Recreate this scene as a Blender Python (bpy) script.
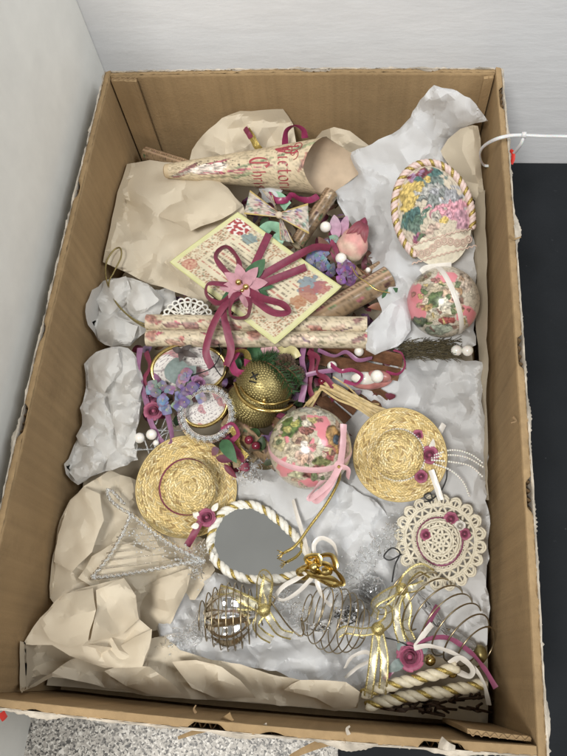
import bpy, bmesh, math, random
import numpy as np
from mathutils import Vector, Matrix, noise, Euler
from mathutils.geometry import delaunay_2d_cdt
random.seed(7)
for o in list(bpy.data.objects): bpy.data.objects.remove(o)
SC = bpy.context.scene
COL = SC.collection
# ------------------------------------------------------------------ camera
CAM_LOC = Vector((0.0737, 0.0352, 0.7523)); CAM_ROT = Euler((0.4079, 0.0792, 0.075), 'XYZ'); FPX = 686.48
cd = bpy.data.cameras.new('camera'); cam = bpy.data.objects.new('camera', cd); COL.objects.link(cam)
cam.location = CAM_LOC; cam.rotation_euler = CAM_ROT
cd.sensor_fit = 'VERTICAL'; cd.sensor_height = 36.0; cd.sensor_width = 27.0; cd.lens = FPX*36/756; cd.clip_start = 0.01; cd.clip_end = 50
SC.camera = cam
# ------------------------------------------------------------------ world and lamps
w = bpy.data.worlds.new('World'); SC.world = w; w.use_nodes = True
bg = w.node_tree.nodes['Background']; bg.inputs[0].default_value = (1.0, 0.99, 0.95, 1); bg.inputs[1].default_value = 0.27
def area(name, loc, tgt, size, power, col):
    l = bpy.data.lights.new(name, 'AREA'); l.shape = 'RECTANGLE'; l.size = size[0]; l.size_y = size[1]; l.energy = power; l.color = col
    o = bpy.data.objects.new(name, l); COL.objects.link(o); o.location = loc
    o.rotation_euler = (Vector(tgt)-Vector(loc)).to_track_quat('-Z', 'Y').to_euler()
    return o
area('window_light', (-0.35, -0.62, 2.1), (0, .35, 0), (.5, .45), 41, (1.0, 0.98, 0.94))
area('room_light', (1.3, 0.2, 1.9), (0, .4, 0), (0.8, 0.8), 20, (0.92, 0.96, 1.0))
SC.view_settings.view_transform = 'Standard'; SC.view_settings.look = 'None'; SC.view_settings.gamma = 1
SC.view_settings.exposure = 0.0; SC.view_settings.use_curve_mapping = False
SC.render.engine = 'CYCLES'
SC.cycles.max_bounces = 10; SC.cycles.transparent_max_bounces = 16

# ------------------------------------------------------------------ pixel -> place
RM = CAM_ROT.to_matrix()
W2, LEN, RIM = 0.21, 0.6288, 0.20
def ray(u, v): return RM @ Vector(((u-283.5)/FPX, -(v-378)/FPX, -1))
def PX(u, v, z):
    d = ray(u, v); return CAM_LOC + d*((z-CAM_LOC.z)/d.z)
IN = 0.003
def PI(u, v, z):          # as PX, kept inside the carton walls
    p = PX(u, v, z); d = ray(u, v)
    if p.z > RIM-.004: return p
    t = (p-CAM_LOC).dot(d)/d.dot(d)
    for ax, lim, sg in ((0, W2-IN, 1), (0, -(W2-IN), -1), (1, LEN-IN, 1), (1, IN, -1)):
        if (p[ax]-lim)*sg > 0 and abs(d[ax]) > 1e-6:
            tt = (lim-CAM_LOC[ax])/d[ax]
            if 0 < tt < t: t = tt; p = CAM_LOC+d*t
    return p
def MPP(z): return (CAM_LOC.z-z)/FPX/0.93      # rough metres per photo pixel at a height
def VD(p): return (CAM_LOC-p).normalized()

# ------------------------------------------------------------------ materials
def mat(name, col=(.5, .5, .5), rough=.6, metal=0, attr=False, var=.12, vscale=60, bump=0, bscale=200, trans=0, ior=1.45,
        sheen=0, subs=0, coat=0, spec=.5, transl=0, alpha=1, bdetail=4, aniso=0, bkind='noise', bdist=.001, tint=None):
    m = bpy.data.materials.new(name); m.use_nodes = True; nt = m.node_tree; N = nt.nodes; L = nt.links
    b = N['Principled BSDF']
    tc = N.new('ShaderNodeTexCoord')
    nz = N.new('ShaderNodeTexNoise'); nz.inputs['Scale'].default_value = vscale; nz.inputs['Detail'].default_value = 5
    L.new(tc.outputs['Object'], nz.inputs['Vector'])
    mr = N.new('ShaderNodeMapRange'); mr.inputs[1].default_value = .3; mr.inputs[2].default_value = .7
    mr.inputs[3].default_value = 1-var; mr.inputs[4].default_value = 1+var*.6
    L.new(nz.outputs['Fac'], mr.inputs[0])
    mx = N.new('ShaderNodeMix'); mx.data_type = 'RGBA'; mx.blend_type = 'MULTIPLY'; mx.inputs[0].default_value = 1
    if attr:
        at = N.new('ShaderNodeAttribute'); at.attribute_name = 'Col'; L.new(at.outputs['Color'], mx.inputs[6])
    else: mx.inputs[6].default_value = (*col, 1)
    L.new(mr.outputs[0], mx.inputs[7])
    L.new(mx.outputs[2], b.inputs['Base Color'])
    b.inputs['Roughness'].default_value = rough; b.inputs['Metallic'].default_value = metal; b.inputs['IOR'].default_value = ior
    b.inputs['Transmission Weight'].default_value = trans; b.inputs['Sheen Weight'].default_value = sheen*.2
    b.inputs['Coat Weight'].default_value = coat; b.inputs['Coat Roughness'].default_value = .12; b.inputs['Specular IOR Level'].default_value = spec
    b.inputs['Alpha'].default_value = alpha
    if subs:
        b.inputs['Subsurface Weight'].default_value = subs; b.inputs['Subsurface Scale'].default_value = .004
    if bump:
        if bkind == 'noise':
            t2 = N.new('ShaderNodeTexNoise'); t2.inputs['Scale'].default_value = bscale; t2.inputs['Detail'].default_value = bdetail; o2 = t2.outputs['Fac']
        else:
            t2 = N.new('ShaderNodeTexVoronoi'); t2.feature = 'DISTANCE_TO_EDGE' if bkind == 'edge' else 'F1'; t2.inputs['Scale'].default_value = bscale; o2 = t2.outputs['Distance']
        L.new(tc.outputs['Object'], t2.inputs['Vector'])
        bp = N.new('ShaderNodeBump'); bp.inputs['Strength'].default_value = bump; bp.inputs['Distance'].default_value = bdist
        L.new(o2, bp.inputs['Height']); L.new(bp.outputs[0], b.inputs['Normal'])
    if transl:
        tr = N.new('ShaderNodeBsdfTranslucent'); L.new(mx.outputs[2], tr.inputs[0]); ms = N.new('ShaderNodeMixShader'); ms.inputs[0].default_value = transl
        L.new(b.outputs[0], ms.inputs[1]); L.new(tr.outputs[0], ms.inputs[2]); L.new(ms.outputs[0], N['Material Output'].inputs[0])
    return m
M = {}
def cardmat():
    m = mat('cardboard', (.34, .232, .122), .85, var=.20, vscale=9, spec=.2); nt = m.node_tree; N = nt.nodes; L = nt.links; b = N['Principled BSDF']
    tc = N.new('ShaderNodeTexCoord'); mp = N.new('ShaderNodeMapping'); mp.inputs['Scale'].default_value = (150, 150, 2.5); L.new(tc.outputs['Object'], mp.inputs[0])
    nz = N.new('ShaderNodeTexNoise'); nz.inputs['Scale'].default_value = 1; nz.inputs['Detail'].default_value = 3; L.new(mp.outputs[0], nz.inputs['Vector'])
    n2 = N.new('ShaderNodeTexNoise'); n2.inputs['Scale'].default_value = 420; n2.inputs['Detail'].default_value = 3; L.new(tc.outputs['Object'], n2.inputs['Vector'])
    n3 = N.new('ShaderNodeTexNoise'); n3.inputs['Scale'].default_value = 22; n3.inputs['Detail'].default_value = 7; n3.inputs['Roughness'].default_value = .7; L.new(tc.outputs['Object'], n3.inputs['Vector'])
    ad = N.new('ShaderNodeMath'); ad.operation = 'MULTIPLY_ADD'; ad.inputs[1].default_value = .5; L.new(n2.outputs['Fac'], ad.inputs[0]); L.new(nz.outputs['Fac'], ad.inputs[2])
    a2 = N.new('ShaderNodeMath'); a2.operation = 'MULTIPLY_ADD'; a2.inputs[1].default_value = 1.4; L.new(n3.outputs['Fac'], a2.inputs[0]); L.new(ad.outputs[0], a2.inputs[2])
    bp = N.new('ShaderNodeBump'); bp.inputs['Strength'].default_value = .55; bp.inputs['Distance'].default_value = .0013; L.new(a2.outputs[0], bp.inputs['Height']); L.new(bp.outputs[0], b.inputs['Normal'])
    r = N.new('ShaderNodeMapRange'); r.inputs[1].default_value = .25; r.inputs[2].default_value = .8; r.inputs[3].default_value = .88; r.inputs[4].default_value = 1.08; L.new(nz.outputs['Fac'], r.inputs[0])
    r2 = N.new('ShaderNodeMapRange'); r2.inputs[1].default_value = .55; r2.inputs[2].default_value = .78; r2.inputs[3].default_value = 1; r2.inputs[4].default_value = .80; L.new(n3.outputs['Fac'], r2.inputs[0])
    mu = N.new('ShaderNodeMath'); mu.operation = 'MULTIPLY'; L.new(r.outputs[0], mu.inputs[0]); L.new(r2.outputs[0], mu.inputs[1])
    mx = N.new('ShaderNodeMix'); mx.data_type = 'RGBA'; mx.blend_type = 'MULTIPLY'; mx.inputs[0].default_value = 1
    L.new(b.inputs['Base Color'].links[0].from_socket, mx.inputs[6]); L.new(mu.outputs[0], mx.inputs[7]); L.new(mx.outputs[2], b.inputs['Base Color'])
    return m
M['card'] = cardmat()
M['flute'] = mat('flute', (.30, .20, .11), .9, var=.2, vscale=90, spec=.1)
M['liner'] = mat('torn_liner', (.52, .46, .38), .9, var=.4, vscale=70, bump=.6, bscale=400, spec=.1)
M['cream'] = mat('cream_paper', (.66, .575, .44), .62, var=.07, vscale=12, bump=.25, bscale=160, bdist=.0008, transl=.14, spec=.35)
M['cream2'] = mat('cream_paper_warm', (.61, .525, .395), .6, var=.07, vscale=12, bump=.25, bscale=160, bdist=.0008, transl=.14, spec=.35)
M['tissue'] = mat('white_tissue', (.85, .855, .86), .75, var=.07, vscale=25, bump=.32, bscale=70, bkind='edge', bdist=.002, transl=.40, spec=.15)
M['tissue_w'] = mat('white_tissue_warm', (.78, .765, .73), .75, var=.08, vscale=25, bump=.32, bscale=65, bkind='edge', bdist=.002, transl=.36, spec=.15)
M['print'] = mat('printed_paper', attr=True, rough=.5, var=.06, vscale=90, bump=.12, bscale=300, bdist=.0005)
M['printgloss'] = mat('glossy_print', attr=True, rough=.3, var=.06, vscale=90, coat=.5, bump=.15, bscale=120, bdist=.0006)
M['fabricprint'] = mat('fabric_print', attr=True, rough=.75, var=.14, vscale=300, bump=.5, bscale=1400, bdist=.0004, sheen=.3)
M['straw'] = mat('straw', attr=True, rough=.42, var=.16, vscale=400, bump=.3, bscale=900, bdist=.0004)
M['velvet'] = mat('burgundy_velvet', (.185, .024, .055), .5, var=.2, vscale=200, sheen=.6, bump=.2, bscale=1500, bdist=.0003)
M['satin_pink'] = mat('pink_satin', (.66, .40, .42), .28, var=.1, vscale=150, sheen=.3)
M['satin_mauve'] = mat('mauve_satin', (.24, .065, .125), .35, var=.15, vscale=150, sheen=.3)
M['satin_white'] = mat('white_satin', (.66, .62, .56), .32, var=.08, vscale=150, sheen=.3)
M['satin_lilac'] = mat('lilac_satin', (.25, .11, .20), .38, var=.15, vscale=150, sheen=.3)
M['magenta'] = mat('magenta_satin', (.27, .035, .10), .28, var=.2, vscale=150)
M['rose'] = mat('rose_silk', (.34, .085, .15), .55, var=.25, vscale=300, sheen=.4)
M['poin'] = mat('dusty_pink_petal', (.47, .24, .275), .65, var=.14, vscale=160, bump=.3, bscale=900, bdist=.0004, sheen=.4)
M['leaf'] = mat('green_leaf', (.045, .12, .05), .6, var=.25, vscale=150, bump=.3, bscale=600, bdist=.0004)
M['palegreen'] = mat('pale_green_satin', (.30, .52, .36), .3, var=.15, vscale=200)
M['sage'] = mat('sage_leaf', (.22, .27, .25), .45, var=.2, vscale=200, transl=.2)
M['pearl'] = mat('pearl', (.80, .765, .70), .22, var=.05, coat=.8, subs=.2)
M['gold'] = mat('gold_metal', (.62, .46, .17), .26, 1, var=.2, vscale=300)
M['golddark'] = mat('old_gold', (.33, .27, .115), .42, .8, var=.25, vscale=350)
M['gribbon'] = mat('gold_mesh_ribbon', (.60, .50, .22), .3, .8, var=.5, vscale=900, bump=.8, bscale=900, bdist=.0006)
M['gsheer'] = mat('sheer_gold_mesh', (.62, .57, .40), .3, .5, var=.4, vscale=900, alpha=.38)
M['wire'] = mat('bronze_wire', (.36, .29, .18), .28, .9, var=.2)
M['blackwire'] = mat('black_wire', (.02, .02, .02), .4, .3)
M['mercury'] = mat('mercury_glass', (.82, .81, .80), .12, 1, var=.15, vscale=60, bump=.15, bscale=40, bdist=.002)
M['mirror'] = mat('mirror_glass', (.93, .94, .91), .02, 1, var=.07, vscale=16)
M['glass'] = mat('clear_glass', (1, 1, 1), .03, trans=1, ior=1.45, var=0)
M['glassfrost'] = mat('spun_glass', (.93, .96, .97), .12, trans=.82, ior=1.4, var=.06, vscale=300, bump=.5, bscale=500, bdist=.0006)
M['cordwhite'] = mat('white_cord', (.74, .71, .63), .35, var=.1, vscale=400, bump=.4, bscale=1200, bdist=.0005, sheen=.3)
M['cordcream'] = mat('cream_cord', (.62, .55, .40), .4, var=.12, vscale=400, bump=.4, bscale=1200, bdist=.0005, sheen=.3)
M['cordpink'] = mat('blush_cord', (.68, .52, .47), .35, var=.1, vscale=400, bump=.4, bscale=1200, bdist=.0005, sheen=.3)
M['cordgold'] = mat('gold_cord', (.48, .36, .11), .32, .75, var=.4, vscale=700, bump=.8, bscale=1200, bdist=.0008)
M['lace'] = mat('crochet_thread', (.68, .62, .49), .8, var=.15, vscale=300, bump=.5, bscale=1500, bdist=.0005)
M['lacew'] = mat('white_crochet_thread', (.72, .70, .64), .8, var=.12, vscale=300, bump=.5, bscale=1500, bdist=.0005)
M['bark'] = mat('cinnamon_bark', (.15, .068, .032), .75, var=.4, vscale=120, bump=.8, bscale=180, bdist=.0015)
M['raffia'] = mat('raffia', (.50, .37, .17), .5, var=.25, vscale=200)
M['moss'] = mat('dried_moss', (.105, .085, .045), .9, var=.4, vscale=200)
M['needle'] = mat('pine_needle', (.025, .075, .022), .55, var=.4, vscale=300)
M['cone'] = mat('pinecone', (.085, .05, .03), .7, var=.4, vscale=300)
M['berry'] = mat('dark_berry', (.16, .012, .03), .2, var=.2, coat=.5)
M['zip'] = mat('nylon_tie', (.74, .74, .74), .3, subs=.3, transl=.15, var=.03)
M['red'] = mat('red_print', (.60, .03, .02), .45, var=.1)
M['ink_red'] = mat('red_ink', (.36, .06, .07), .6, var=.2, vscale=300)
M['ink_dark'] = mat('dark_ink', (.06, .045, .04), .6)
M['shell'] = mat('pink_shell', (.46, .19, .17), .3, var=.35, vscale=90, coat=.4)
M['bud'] = mat('pink_rosebud', attr=True, rough=.5, var=.2, vscale=150, sheen=.4, bump=.3, bscale=120, bdist=.001)
M['petalpurple'] = mat('purple_petal', attr=True, rough=.5, var=.22, vscale=160, sheen=.3, transl=.15)

# ------------------------------------------------------------------ mesh builder
class MB:
    def __init__(s): s.v = []; s.f = []; s.c = []; s.cc = None
    def add(s, vs, fs, cols=None):
        n = len(s.v); s.v += [Vector(q) for q in vs]; s.f += [tuple(i+n for i in f) for f in fs]
        if cols is None: cols = [s.cc or (.5, .5, .5)]*len(vs)
        s.c += cols
def grid_faces(nu, nv, cu=False, cv=False):
    fs = []
    for i in range(nu if cu else nu-1):
        for j in range(nv if cv else nv-1):
            a = i*nv+j; b = ((i+1) % nu)*nv+j; c = ((i+1) % nu)*nv+(j+1) % nv; d = i*nv+(j+1) % nv
            fs.append((a, b, c, d))
    return fs
def smooth(pts, n=8, closed=False):
    P = [Vector(p) for p in pts]; out = []; k = len(P)
    segs = k if closed else k-1
    for i in range(segs):
        p1, p2 = P[i], P[(i+1) % k]
        p0 = P[(i-1) % k] if closed or i > 0 else p1*2-p2
        p3 = P[(i+2) % k] if closed or i < k-2 else p2*2-p1
        for j in range(n):
            t = j/n
            out.append(.5*((2*p1)+(p2-p0)*t+(2*p0-5*p1+4*p2-p3)*t*t+(3*p1-p0-3*p2+p3)*t**3))
    if not closed: out.append(P[-1])
    return out
def frames(pts, closed=False, up=None):
    n = len(pts); T = []
    for i in range(n):
        a = pts[(i-1) % n] if closed or i > 0 else pts[i]; b = pts[(i+1) % n] if closed or i < n-1 else pts[i]
        t = (b-a); T.append(t.normalized() if t.length > 1e-9 else Vector((1, 0, 0)))
    u = Vector(up) if up else (Vector((0, 0, 1)) if abs(T[0].z) < .9 else Vector((1, 0, 0)))
    u = (u-T[0]*u.dot(T[0])).normalized(); U = [u]
    for i in range(1, n):
        q = T[i-1].rotation_difference(T[i]); u = q @ U[-1]; u = (u-T[i]*u.dot(T[i])).normalized(); U.append(u)
    if closed:
        q = T[-1].rotation_difference(T[0]); e = q @ U[-1]
        a = math.atan2(e.cross(U[0]).dot(T[0]), e.dot(U[0]))
        U = [(Matrix.Rotation(a*i/n, 3, T[i]) @ U[i]) for i in range(n)]
    return T, U, [T[i].cross(U[i]) for i in range(n)]
def tube(mb, pts, r, seg=6, closed=False, cap=True, col=None, flat=1.0, up=None):
    T, U, B = frames(pts, closed, up); n = len(pts)
    rr = r if isinstance(r, (list, tuple)) else [r]*n
    vs = []
    for i in range(n):
        for k in range(seg):
            a = 2*math.pi*k/seg
            vs.append(pts[i]+U[i]*(math.cos(a)*rr[i]*flat)+B[i]*(math.sin(a)*rr[i]))
    fs = grid_faces(n, seg, closed, True)
    if cap and not closed: fs += [tuple(range(seg)), tuple(range((n-1)*seg, n*seg))[::-1]]
    mb.add(vs, fs, [col or mb.cc or (.5, .5, .5)]*len(vs))
def ribbon(mb, pts, wd, roll=0.0, crown=.08, cols=None, taper=0, ns=4, thick=.0003):
    n = len(pts)
    T = frames(pts)[0]; vs = []; cl = []
    wv = None
    for i in range(n):
        t = i/(n-1)
        vd = VD(pts[i]); x = T[i].cross(vd)
        if x.length < .15 and wv is not None: x = wv-T[i]*wv.dot(T[i])
        elif x.length < 1e-4: x = T[i].orthogonal()
        x.normalize()
        if wv is not None and x.dot(wv) < 0: x = -x
        wv = x if wv is None else (wv*.5+x*.5).normalized()
        if callable(roll): a = roll(t)
        elif isinstance(roll, (list, tuple)):
            f = t*(len(roll)-1); k = min(int(f), len(roll)-2); a = roll[k]+(roll[k+1]-roll[k])*(f-k)
        else: a = roll
        a += .28*noise.noise(pts[i]*130)
        xx = Matrix.Rotation(a, 3, T[i]) @ wv; nn = xx.cross(T[i]).normalized()
        ww = wd*(1-taper*t)
        for j in range(ns+1):
            s = j/ns*2-1
            vs.append(pts[i]+xx*(s*ww/2)+nn*(crown*ww*(1-s*s)))
            if cols: cl.append(cols(s, t))
    mb.add(vs, grid_faces(n, ns+1), cl if cols else None)
def sphere(mb, c, r, nu=20, nv=12, sc=(1, 1, 1), rot=None, col=None):
    vs = []; fs = []
    rm = rot or Matrix.Identity(3)
    for j in range(nv+1):
        ph = math.pi*j/nv
        for i in range(nu):
            th = 2*math.pi*i/nu
            q = Vector((math.sin(ph)*math.cos(th)*sc[0], math.sin(ph)*math.sin(th)*sc[1], math.cos(ph)*sc[2]))*r
            vs.append(Vector(c)+rm @ q)
    for j in range(nv):
        for i in range(nu): fs.append((j*nu+i, (j+1)*nu+i, (j+1)*nu+(i+1) % nu, j*nu+(i+1) % nu))
    if callable(col): mb.add(vs, fs, [col(q) for q in vs])
    else: mb.add(vs, fs, [col or mb.cc or (.5, .5, .5)]*len(vs))
def basis(n, hint=None):
    n = Vector(n).normalized(); h = Vector(hint) if hint else Vector((1, 0, 0))
    x = (h-n*h.dot(n)).normalized(); return x, n.cross(x), n
def leaf(mb, base, tip, wd, nrm, curl=.15, fold=.15, col=None, col2=None, n=8, shape=1.0, ns=4):
    base = Vector(base); tip = Vector(tip); ax = tip-base; L = ax.length; nrm = Vector(nrm); t = ax.normalized()
    nrm = (nrm-t*nrm.dot(t)).normalized(); x = t.cross(nrm); vs = []; cl = []
    for i in range(n+1):
        s = i/n; ww = wd*.5*(math.sin(math.pi*min(1, s**.8*shape))**.75 if 0 < s < 1 else .03)
        for j in range(ns+1):
            k = j/ns*2-1
            vs.append(base+ax*s+nrm*(curl*L*(math.sin(s*math.pi)-.6*s*s)+fold*abs(k)*ww)+x*(k*ww))
            if col: cl.append(tuple(col[q]*(1-s)+(col2 or col)[q]*s for q in range(3)))
    mb.add(vs, grid_faces(n+1, ns+1), cl or None)
ORG = {}
def mesh_obj(name, mb, material, org, smoothsh=True, flatfaces=False):
    me = bpy.data.meshes.new(name)
    me.from_pydata([v-org for v in mb.v], [], mb.f)
    if any(c != (.5, .5, .5) for c in mb.c[:400]) or (mb.c and mb.c[-1] != (.5, .5, .5)):
        at = me.color_attributes.new('Col', 'FLOAT_COLOR', 'POINT')
        at.data.foreach_set('color', [x for c in mb.c for x in (*c, 1.0)])
    me.materials.append(M[material] if isinstance(material, str) else material)
    if smoothsh: me.shade_smooth()
    o = bpy.data.objects.new(name, me); COL.objects.link(o); return o
def tag(o, label=None, cat=None, group=None, kind=None):
    if label: o['label'] = label
    if cat: o['category'] = cat
    if group: o['group'] = group
    if kind: o['kind'] = kind
    return o
def thing(name, label, cat, loc, group=None):
    o = bpy.data.objects.new(name, None); COL.objects.link(o); o.location = loc; o.empty_display_size = .01
    ORG[o] = Vector(loc); return tag(o, label, cat, group)
def part(name, mb, material, parent, smoothsh=True, label=None, kind=None):
    o = mesh_obj(name, mb, material, ORG[parent], smoothsh); o.parent = parent; ORG[o] = ORG[parent]
    return tag(o, label, kind=kind)
def solo(name, mb, material, label, cat, group=None, kind=None, smoothsh=True):
    xs = [v.x for v in mb.v]; ys = [v.y for v in mb.v]; zs = [v.z for v in mb.v]
    org = Vector(((min(xs)+max(xs))/2, (min(ys)+max(ys))/2, min(zs)))
    o = mesh_obj(name, mb, material, org, smoothsh); o.location = org; ORG[o] = org
    return tag(o, label, cat, group, kind)
def box(mb, lo, hi):
    x0, y0, z0 = lo; x1, y1, z1 = hi
    mb.add([(x0, y0, z0), (x1, y0, z0), (x1, y1, z0), (x0, y1, z0), (x0, y0, z1), (x1, y0, z1), (x1, y1, z1), (x0, y1, z1)],
           [(0, 3, 2, 1), (4, 5, 6, 7), (0, 1, 5, 4), (1, 2, 6, 5), (2, 3, 7, 6), (3, 0, 4, 7)])
def N3(p, f=1, s=0): return noise.noise(Vector((p[0]*f+s, p[1]*f+s*1.7, p[2]*f-s)))

# ------------------------------------------------------------------ printed colour fields
def lerp(a, b, t): return tuple(a[i]+(b[i]-a[i])*t for i in range(3))
def collage(x, y, base, blobs, wf=9, wa=.08, seed=0, ink=.5, mute=.12):
    wx = noise.noise(Vector((x*wf, y*wf, seed)))*wa; wy = noise.noise(Vector((x*wf, y*wf, seed+9.3)))*wa
    px, py = x+wx, y+wy; c = base; flat = 0
    for b in blobs:
        bx, by, rx, ry, an, co = b
        dx, dy = px-bx, py-by
        ca, sa = math.cos(an), math.sin(an)
        d = math.hypot((dx*ca+dy*sa)/rx, (-dx*sa+dy*ca)/ry)
        if d < 1:
            if co is PINK: cc = co; flat = 1
            else:
                an2 = math.atan2(dy, dx)
                k = .34*math.cos(5*an2+bx*19+d*2.5)*min(1, d*2)+.30*math.cos(d*8.5+by*7)+.5*noise.noise(Vector((x*wf*2.6, y*wf*2.6, seed+by*5)))
                if d > .86: k -= .30
                cc = tuple(max(0, min(1, co[i]*(1+.8*k))) for i in range(3)); flat = 0
            c = lerp(c, cc, min(1, (1-d)*14))
    if ink and not flat:
        D = noise.voronoi(Vector((px*wf*1.15, py*wf*1.15, seed*1.0)))[0]; e = D[1]-D[0]
        if e < .13: c = tuple(q*(1-ink*(1-e/.13)) for q in c)
    g = (c[0]+c[1]+c[2])/3
    return tuple(q+(g*t-q)*mute for q, t in zip(c, (1.12, 1.0, .84)))
def rblobs(n, pal, r0, r1, seed, ext=1.0):
    R = random.Random(seed)
    return [(R.uniform(-ext, ext), R.uniform(-ext, ext), R.uniform(r0, r1), R.uniform(r0, r1)*.7, R.uniform(0, 3.1), R.choice(pal)) for _ in range(n)]
PINK = (.70, .21, .25); ROSE = (.45, .10, .14); GREEN = (.10, .17, .08); CREAM = (.66, .58, .43); TAN = (.42, .28, .15); TEAL = (.06, .16, .15)
YEL = (.66, .47, .10); BURG = (.19, .03, .05); WHITE = (.72, .70, .64); BLUE = (.20, .27, .42); SKIN = (.62, .40, .28); OLIVE = (.26, .25, .07); DARK = (.07, .06, .045)

# ------------------------------------------------------------------ crumpled sheets
def interp(P, tris, q):
    for a, b, c in tris:
        x1, y1 = P[a][0]-P[c][0], P[a][1]-P[c][1]; x2, y2 = P[b][0]-P[c][0], P[b][1]-P[c][1]
        D = x1*y2-x2*y1
        if abs(D) < 1e-9: continue
        x, y = q[0]-P[c][0], q[1]-P[c][1]
        l1 = (x*y2-x2*y)/D; l2 = (x1*y-x*y1)/D
        if l1 > -1e-6 and l2 > -1e-6 and l1+l2 < 1+1e-6: return l1*P[a][2]+l2*P[b][2]+(1-l1-l2)*P[c][2]
    return None
def cdt(P, ne):
    r = delaunay_2d_cdt([Vector((p[0], p[1])) for p in P], [(i, (i+1) % ne) for i in range(ne)], [list(range(ne))], 2, 1e-5)
    Q = []
    for v, src in zip(r[0], r[3]): Q.append((v.x, v.y, P[src[0]][2] if src else None))
    zs = [q[2] for q in Q if q[2] is not None]; d = sum(zs)/len(zs)
    Q = [(q[0], q[1], d if q[2] is None else q[2]) for q in Q]
    return Q, [tuple(f) for f in r[2] if len(f) == 3]
def dens(outl, step, jit, R, zj=0):
    out = []; n = len(outl)
    for i in range(n):
        a, b = outl[i], outl[(i+1) % n]; L = math.hypot(b[0]-a[0], b[1]-a[1]); k = max(1, int(L/step))
        for j in range(k):
            t = j/k; q = [a[m]+(b[m]-a[m])*t for m in range(3)]
            if j:
                q[0] += R.uniform(-jit, jit); q[1] += R.uniform(-jit, jit); q[2] += R.uniform(-zj, zj)
            out.append(tuple(q))
    return out
def rawsheet(outl, inner=(), seed=1, lv=((26, .005), (11, .0016)), sub=2, sm=1, edge=.8):
    R = random.Random(seed)
    us = [p[0] for p in outl]; vs_ = [p[1] for p in outl]
    base = list(outl)+list(inner); P, T = cdt(base, len(outl)); keep = list(inner)
    for st, amp in lv:
        o2 = dens(outl, st*.8, edge*st*.09, R, amp*.5)
        pts = []
        nu = int((max(us)-min(us))/st)+2; nv = int((max(vs_)-min(vs_))/st)+2
        for i in range(nu):
            for j in range(nv):
                q = (min(us)+(i+R.uniform(-.4, .4)+.5*(j % 2))*st, min(vs_)+(j+R.uniform(-.4, .4))*st)
                z = interp(P, T, q)
                if z is None: continue
                if min((q[0]-e[0])**2+(q[1]-e[1])**2 for e in o2) < (st*.45)**2: continue
                if keep and min((q[0]-e[0])**2+(q[1]-e[1])**2 for e in keep) < (st*.4)**2: continue
                pts.append((q[0], q[1], z+R.uniform(-amp, amp)))
        outl = o2; keep = keep+pts; P, T = cdt(list(o2)+keep, len(o2))
    bm = bmesh.new()
    bv = [bm.verts.new(p) for p in P]
    for t in T:
        try: bm.faces.new([bv[i] for i in t])
        except ValueError: pass
    for v in [v for v in bm.verts if not v.link_faces]: bm.verts.remove(v)
    if sub: bmesh.ops.subdivide_edges(bm, edges=bm.edges[:], cuts=sub, use_grid_fill=True)
    for _ in range(sm): bmesh.ops.smooth_vert(bm, verts=[v for v in bm.verts if not v.is_boundary], factor=.5, use_axis_x=True, use_axis_y=True, use_axis_z=True)
    bm.verts.index_update()
    vs = [tuple(v.co) for v in bm.verts]; fs = [tuple(v.index for v in f.verts) for f in bm.faces]; bm.free()
    return vs, fs
FINE = {True: [(9, .0026, 10, 48, 2.2, 6)], False: [(1.6, .0030, 20, 90, 2.5, 8)]}
def creases(outl, seed, den, amp, l0, l1, w0, w1):
    R = random.Random(seed*13+1); us = [p[0] for p in outl]; vs = [p[1] for p in outl]; C = []
    A = (max(us)-min(us))*(max(vs)-min(vs))
    for _ in range(max(3, int(A/1000*den))):
        th = R.uniform(0, math.pi); L = R.uniform(l0, l1)
        C.append((R.uniform(min(us), max(us)), R.uniform(min(vs), max(vs)), math.cos(th), math.sin(th), L/2, R.uniform(w0, w1), R.uniform(w0, w1), amp*R.uniform(.4, 1)*R.choice((1, 1, -1))))
    return np.array(C)
def sheet_mb(outl, inner=(), seed=1, fine=.0003, cre=None, drop=.004, dw=7, **k):
    vs, fs = rawsheet(outl, inner, seed, **k); mb = MB()
    dz = np.zeros(len(vs)); V = np.array(vs); E = np.array(dens(outl, 3, 0, random.Random(1)))
    dist = np.sqrt(((V[:, None, :2]-E[None, :, :2])**2).sum(-1)).min(1); dz -= drop*np.clip(1-dist/dw, 0, 1)**1.7
    if cre:
        sets = [creases(outl, seed+31*i, *q) for i, q in enumerate([cre]+list(FINE[cre[0] > 1.5]))]
        for x, y, c, s, h, wa, wb, a in np.concatenate(sets):
            dx = V[:, 0]-x; dy = V[:, 1]-y; al = dx*c+dy*s; d = -dx*s+dy*c+.06*al*al/max(h, 1)*(1 if a > 0 else -1)
            t = np.clip(1-np.where(d > 0, d/wa, -d/wb), 0, 1)*np.clip(1.2-np.abs(al)/h, 0, 1)**.6
            dz += a*t*max(.55, min(1.6, min(wa, wb)/8))
        dz = np.clip(dz, -.012, .0065)
    mb.add([PI(v[0], v[1], v[2]+dz[i]+fine*noise.noise(Vector((v[0]*.16, v[1]*.16, seed)))) for i, v in enumerate(vs)], fs); return mb
SHARP = 20
def sheet(label, outl, inner=(), seed=1, material='cream', name='packing_paper', cat='packing paper', **k):
    if 'cre' not in k: k['cre'] = (.55, .0062, 45, 170, 9, 34)
    o = solo(name, sheet_mb(outl, inner, seed, **k), material, label, cat); o.data.set_sharp_from_angle(angle=math.radians(SHARP)); return o

def clump(label, sheets, seed, material, name, cat, **k):      # one crushed sheet folded over itself in several layers
    mb = MB()
    for i, (o, inn) in enumerate(sheets):
        q = sheet_mb(o, inn, seed+i*7, **k); mb.add(q.v, q.f)
    ob = solo(name, mb, material, label, cat); ob.data.set_sharp_from_angle(angle=math.radians(SHARP)); return ob
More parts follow.
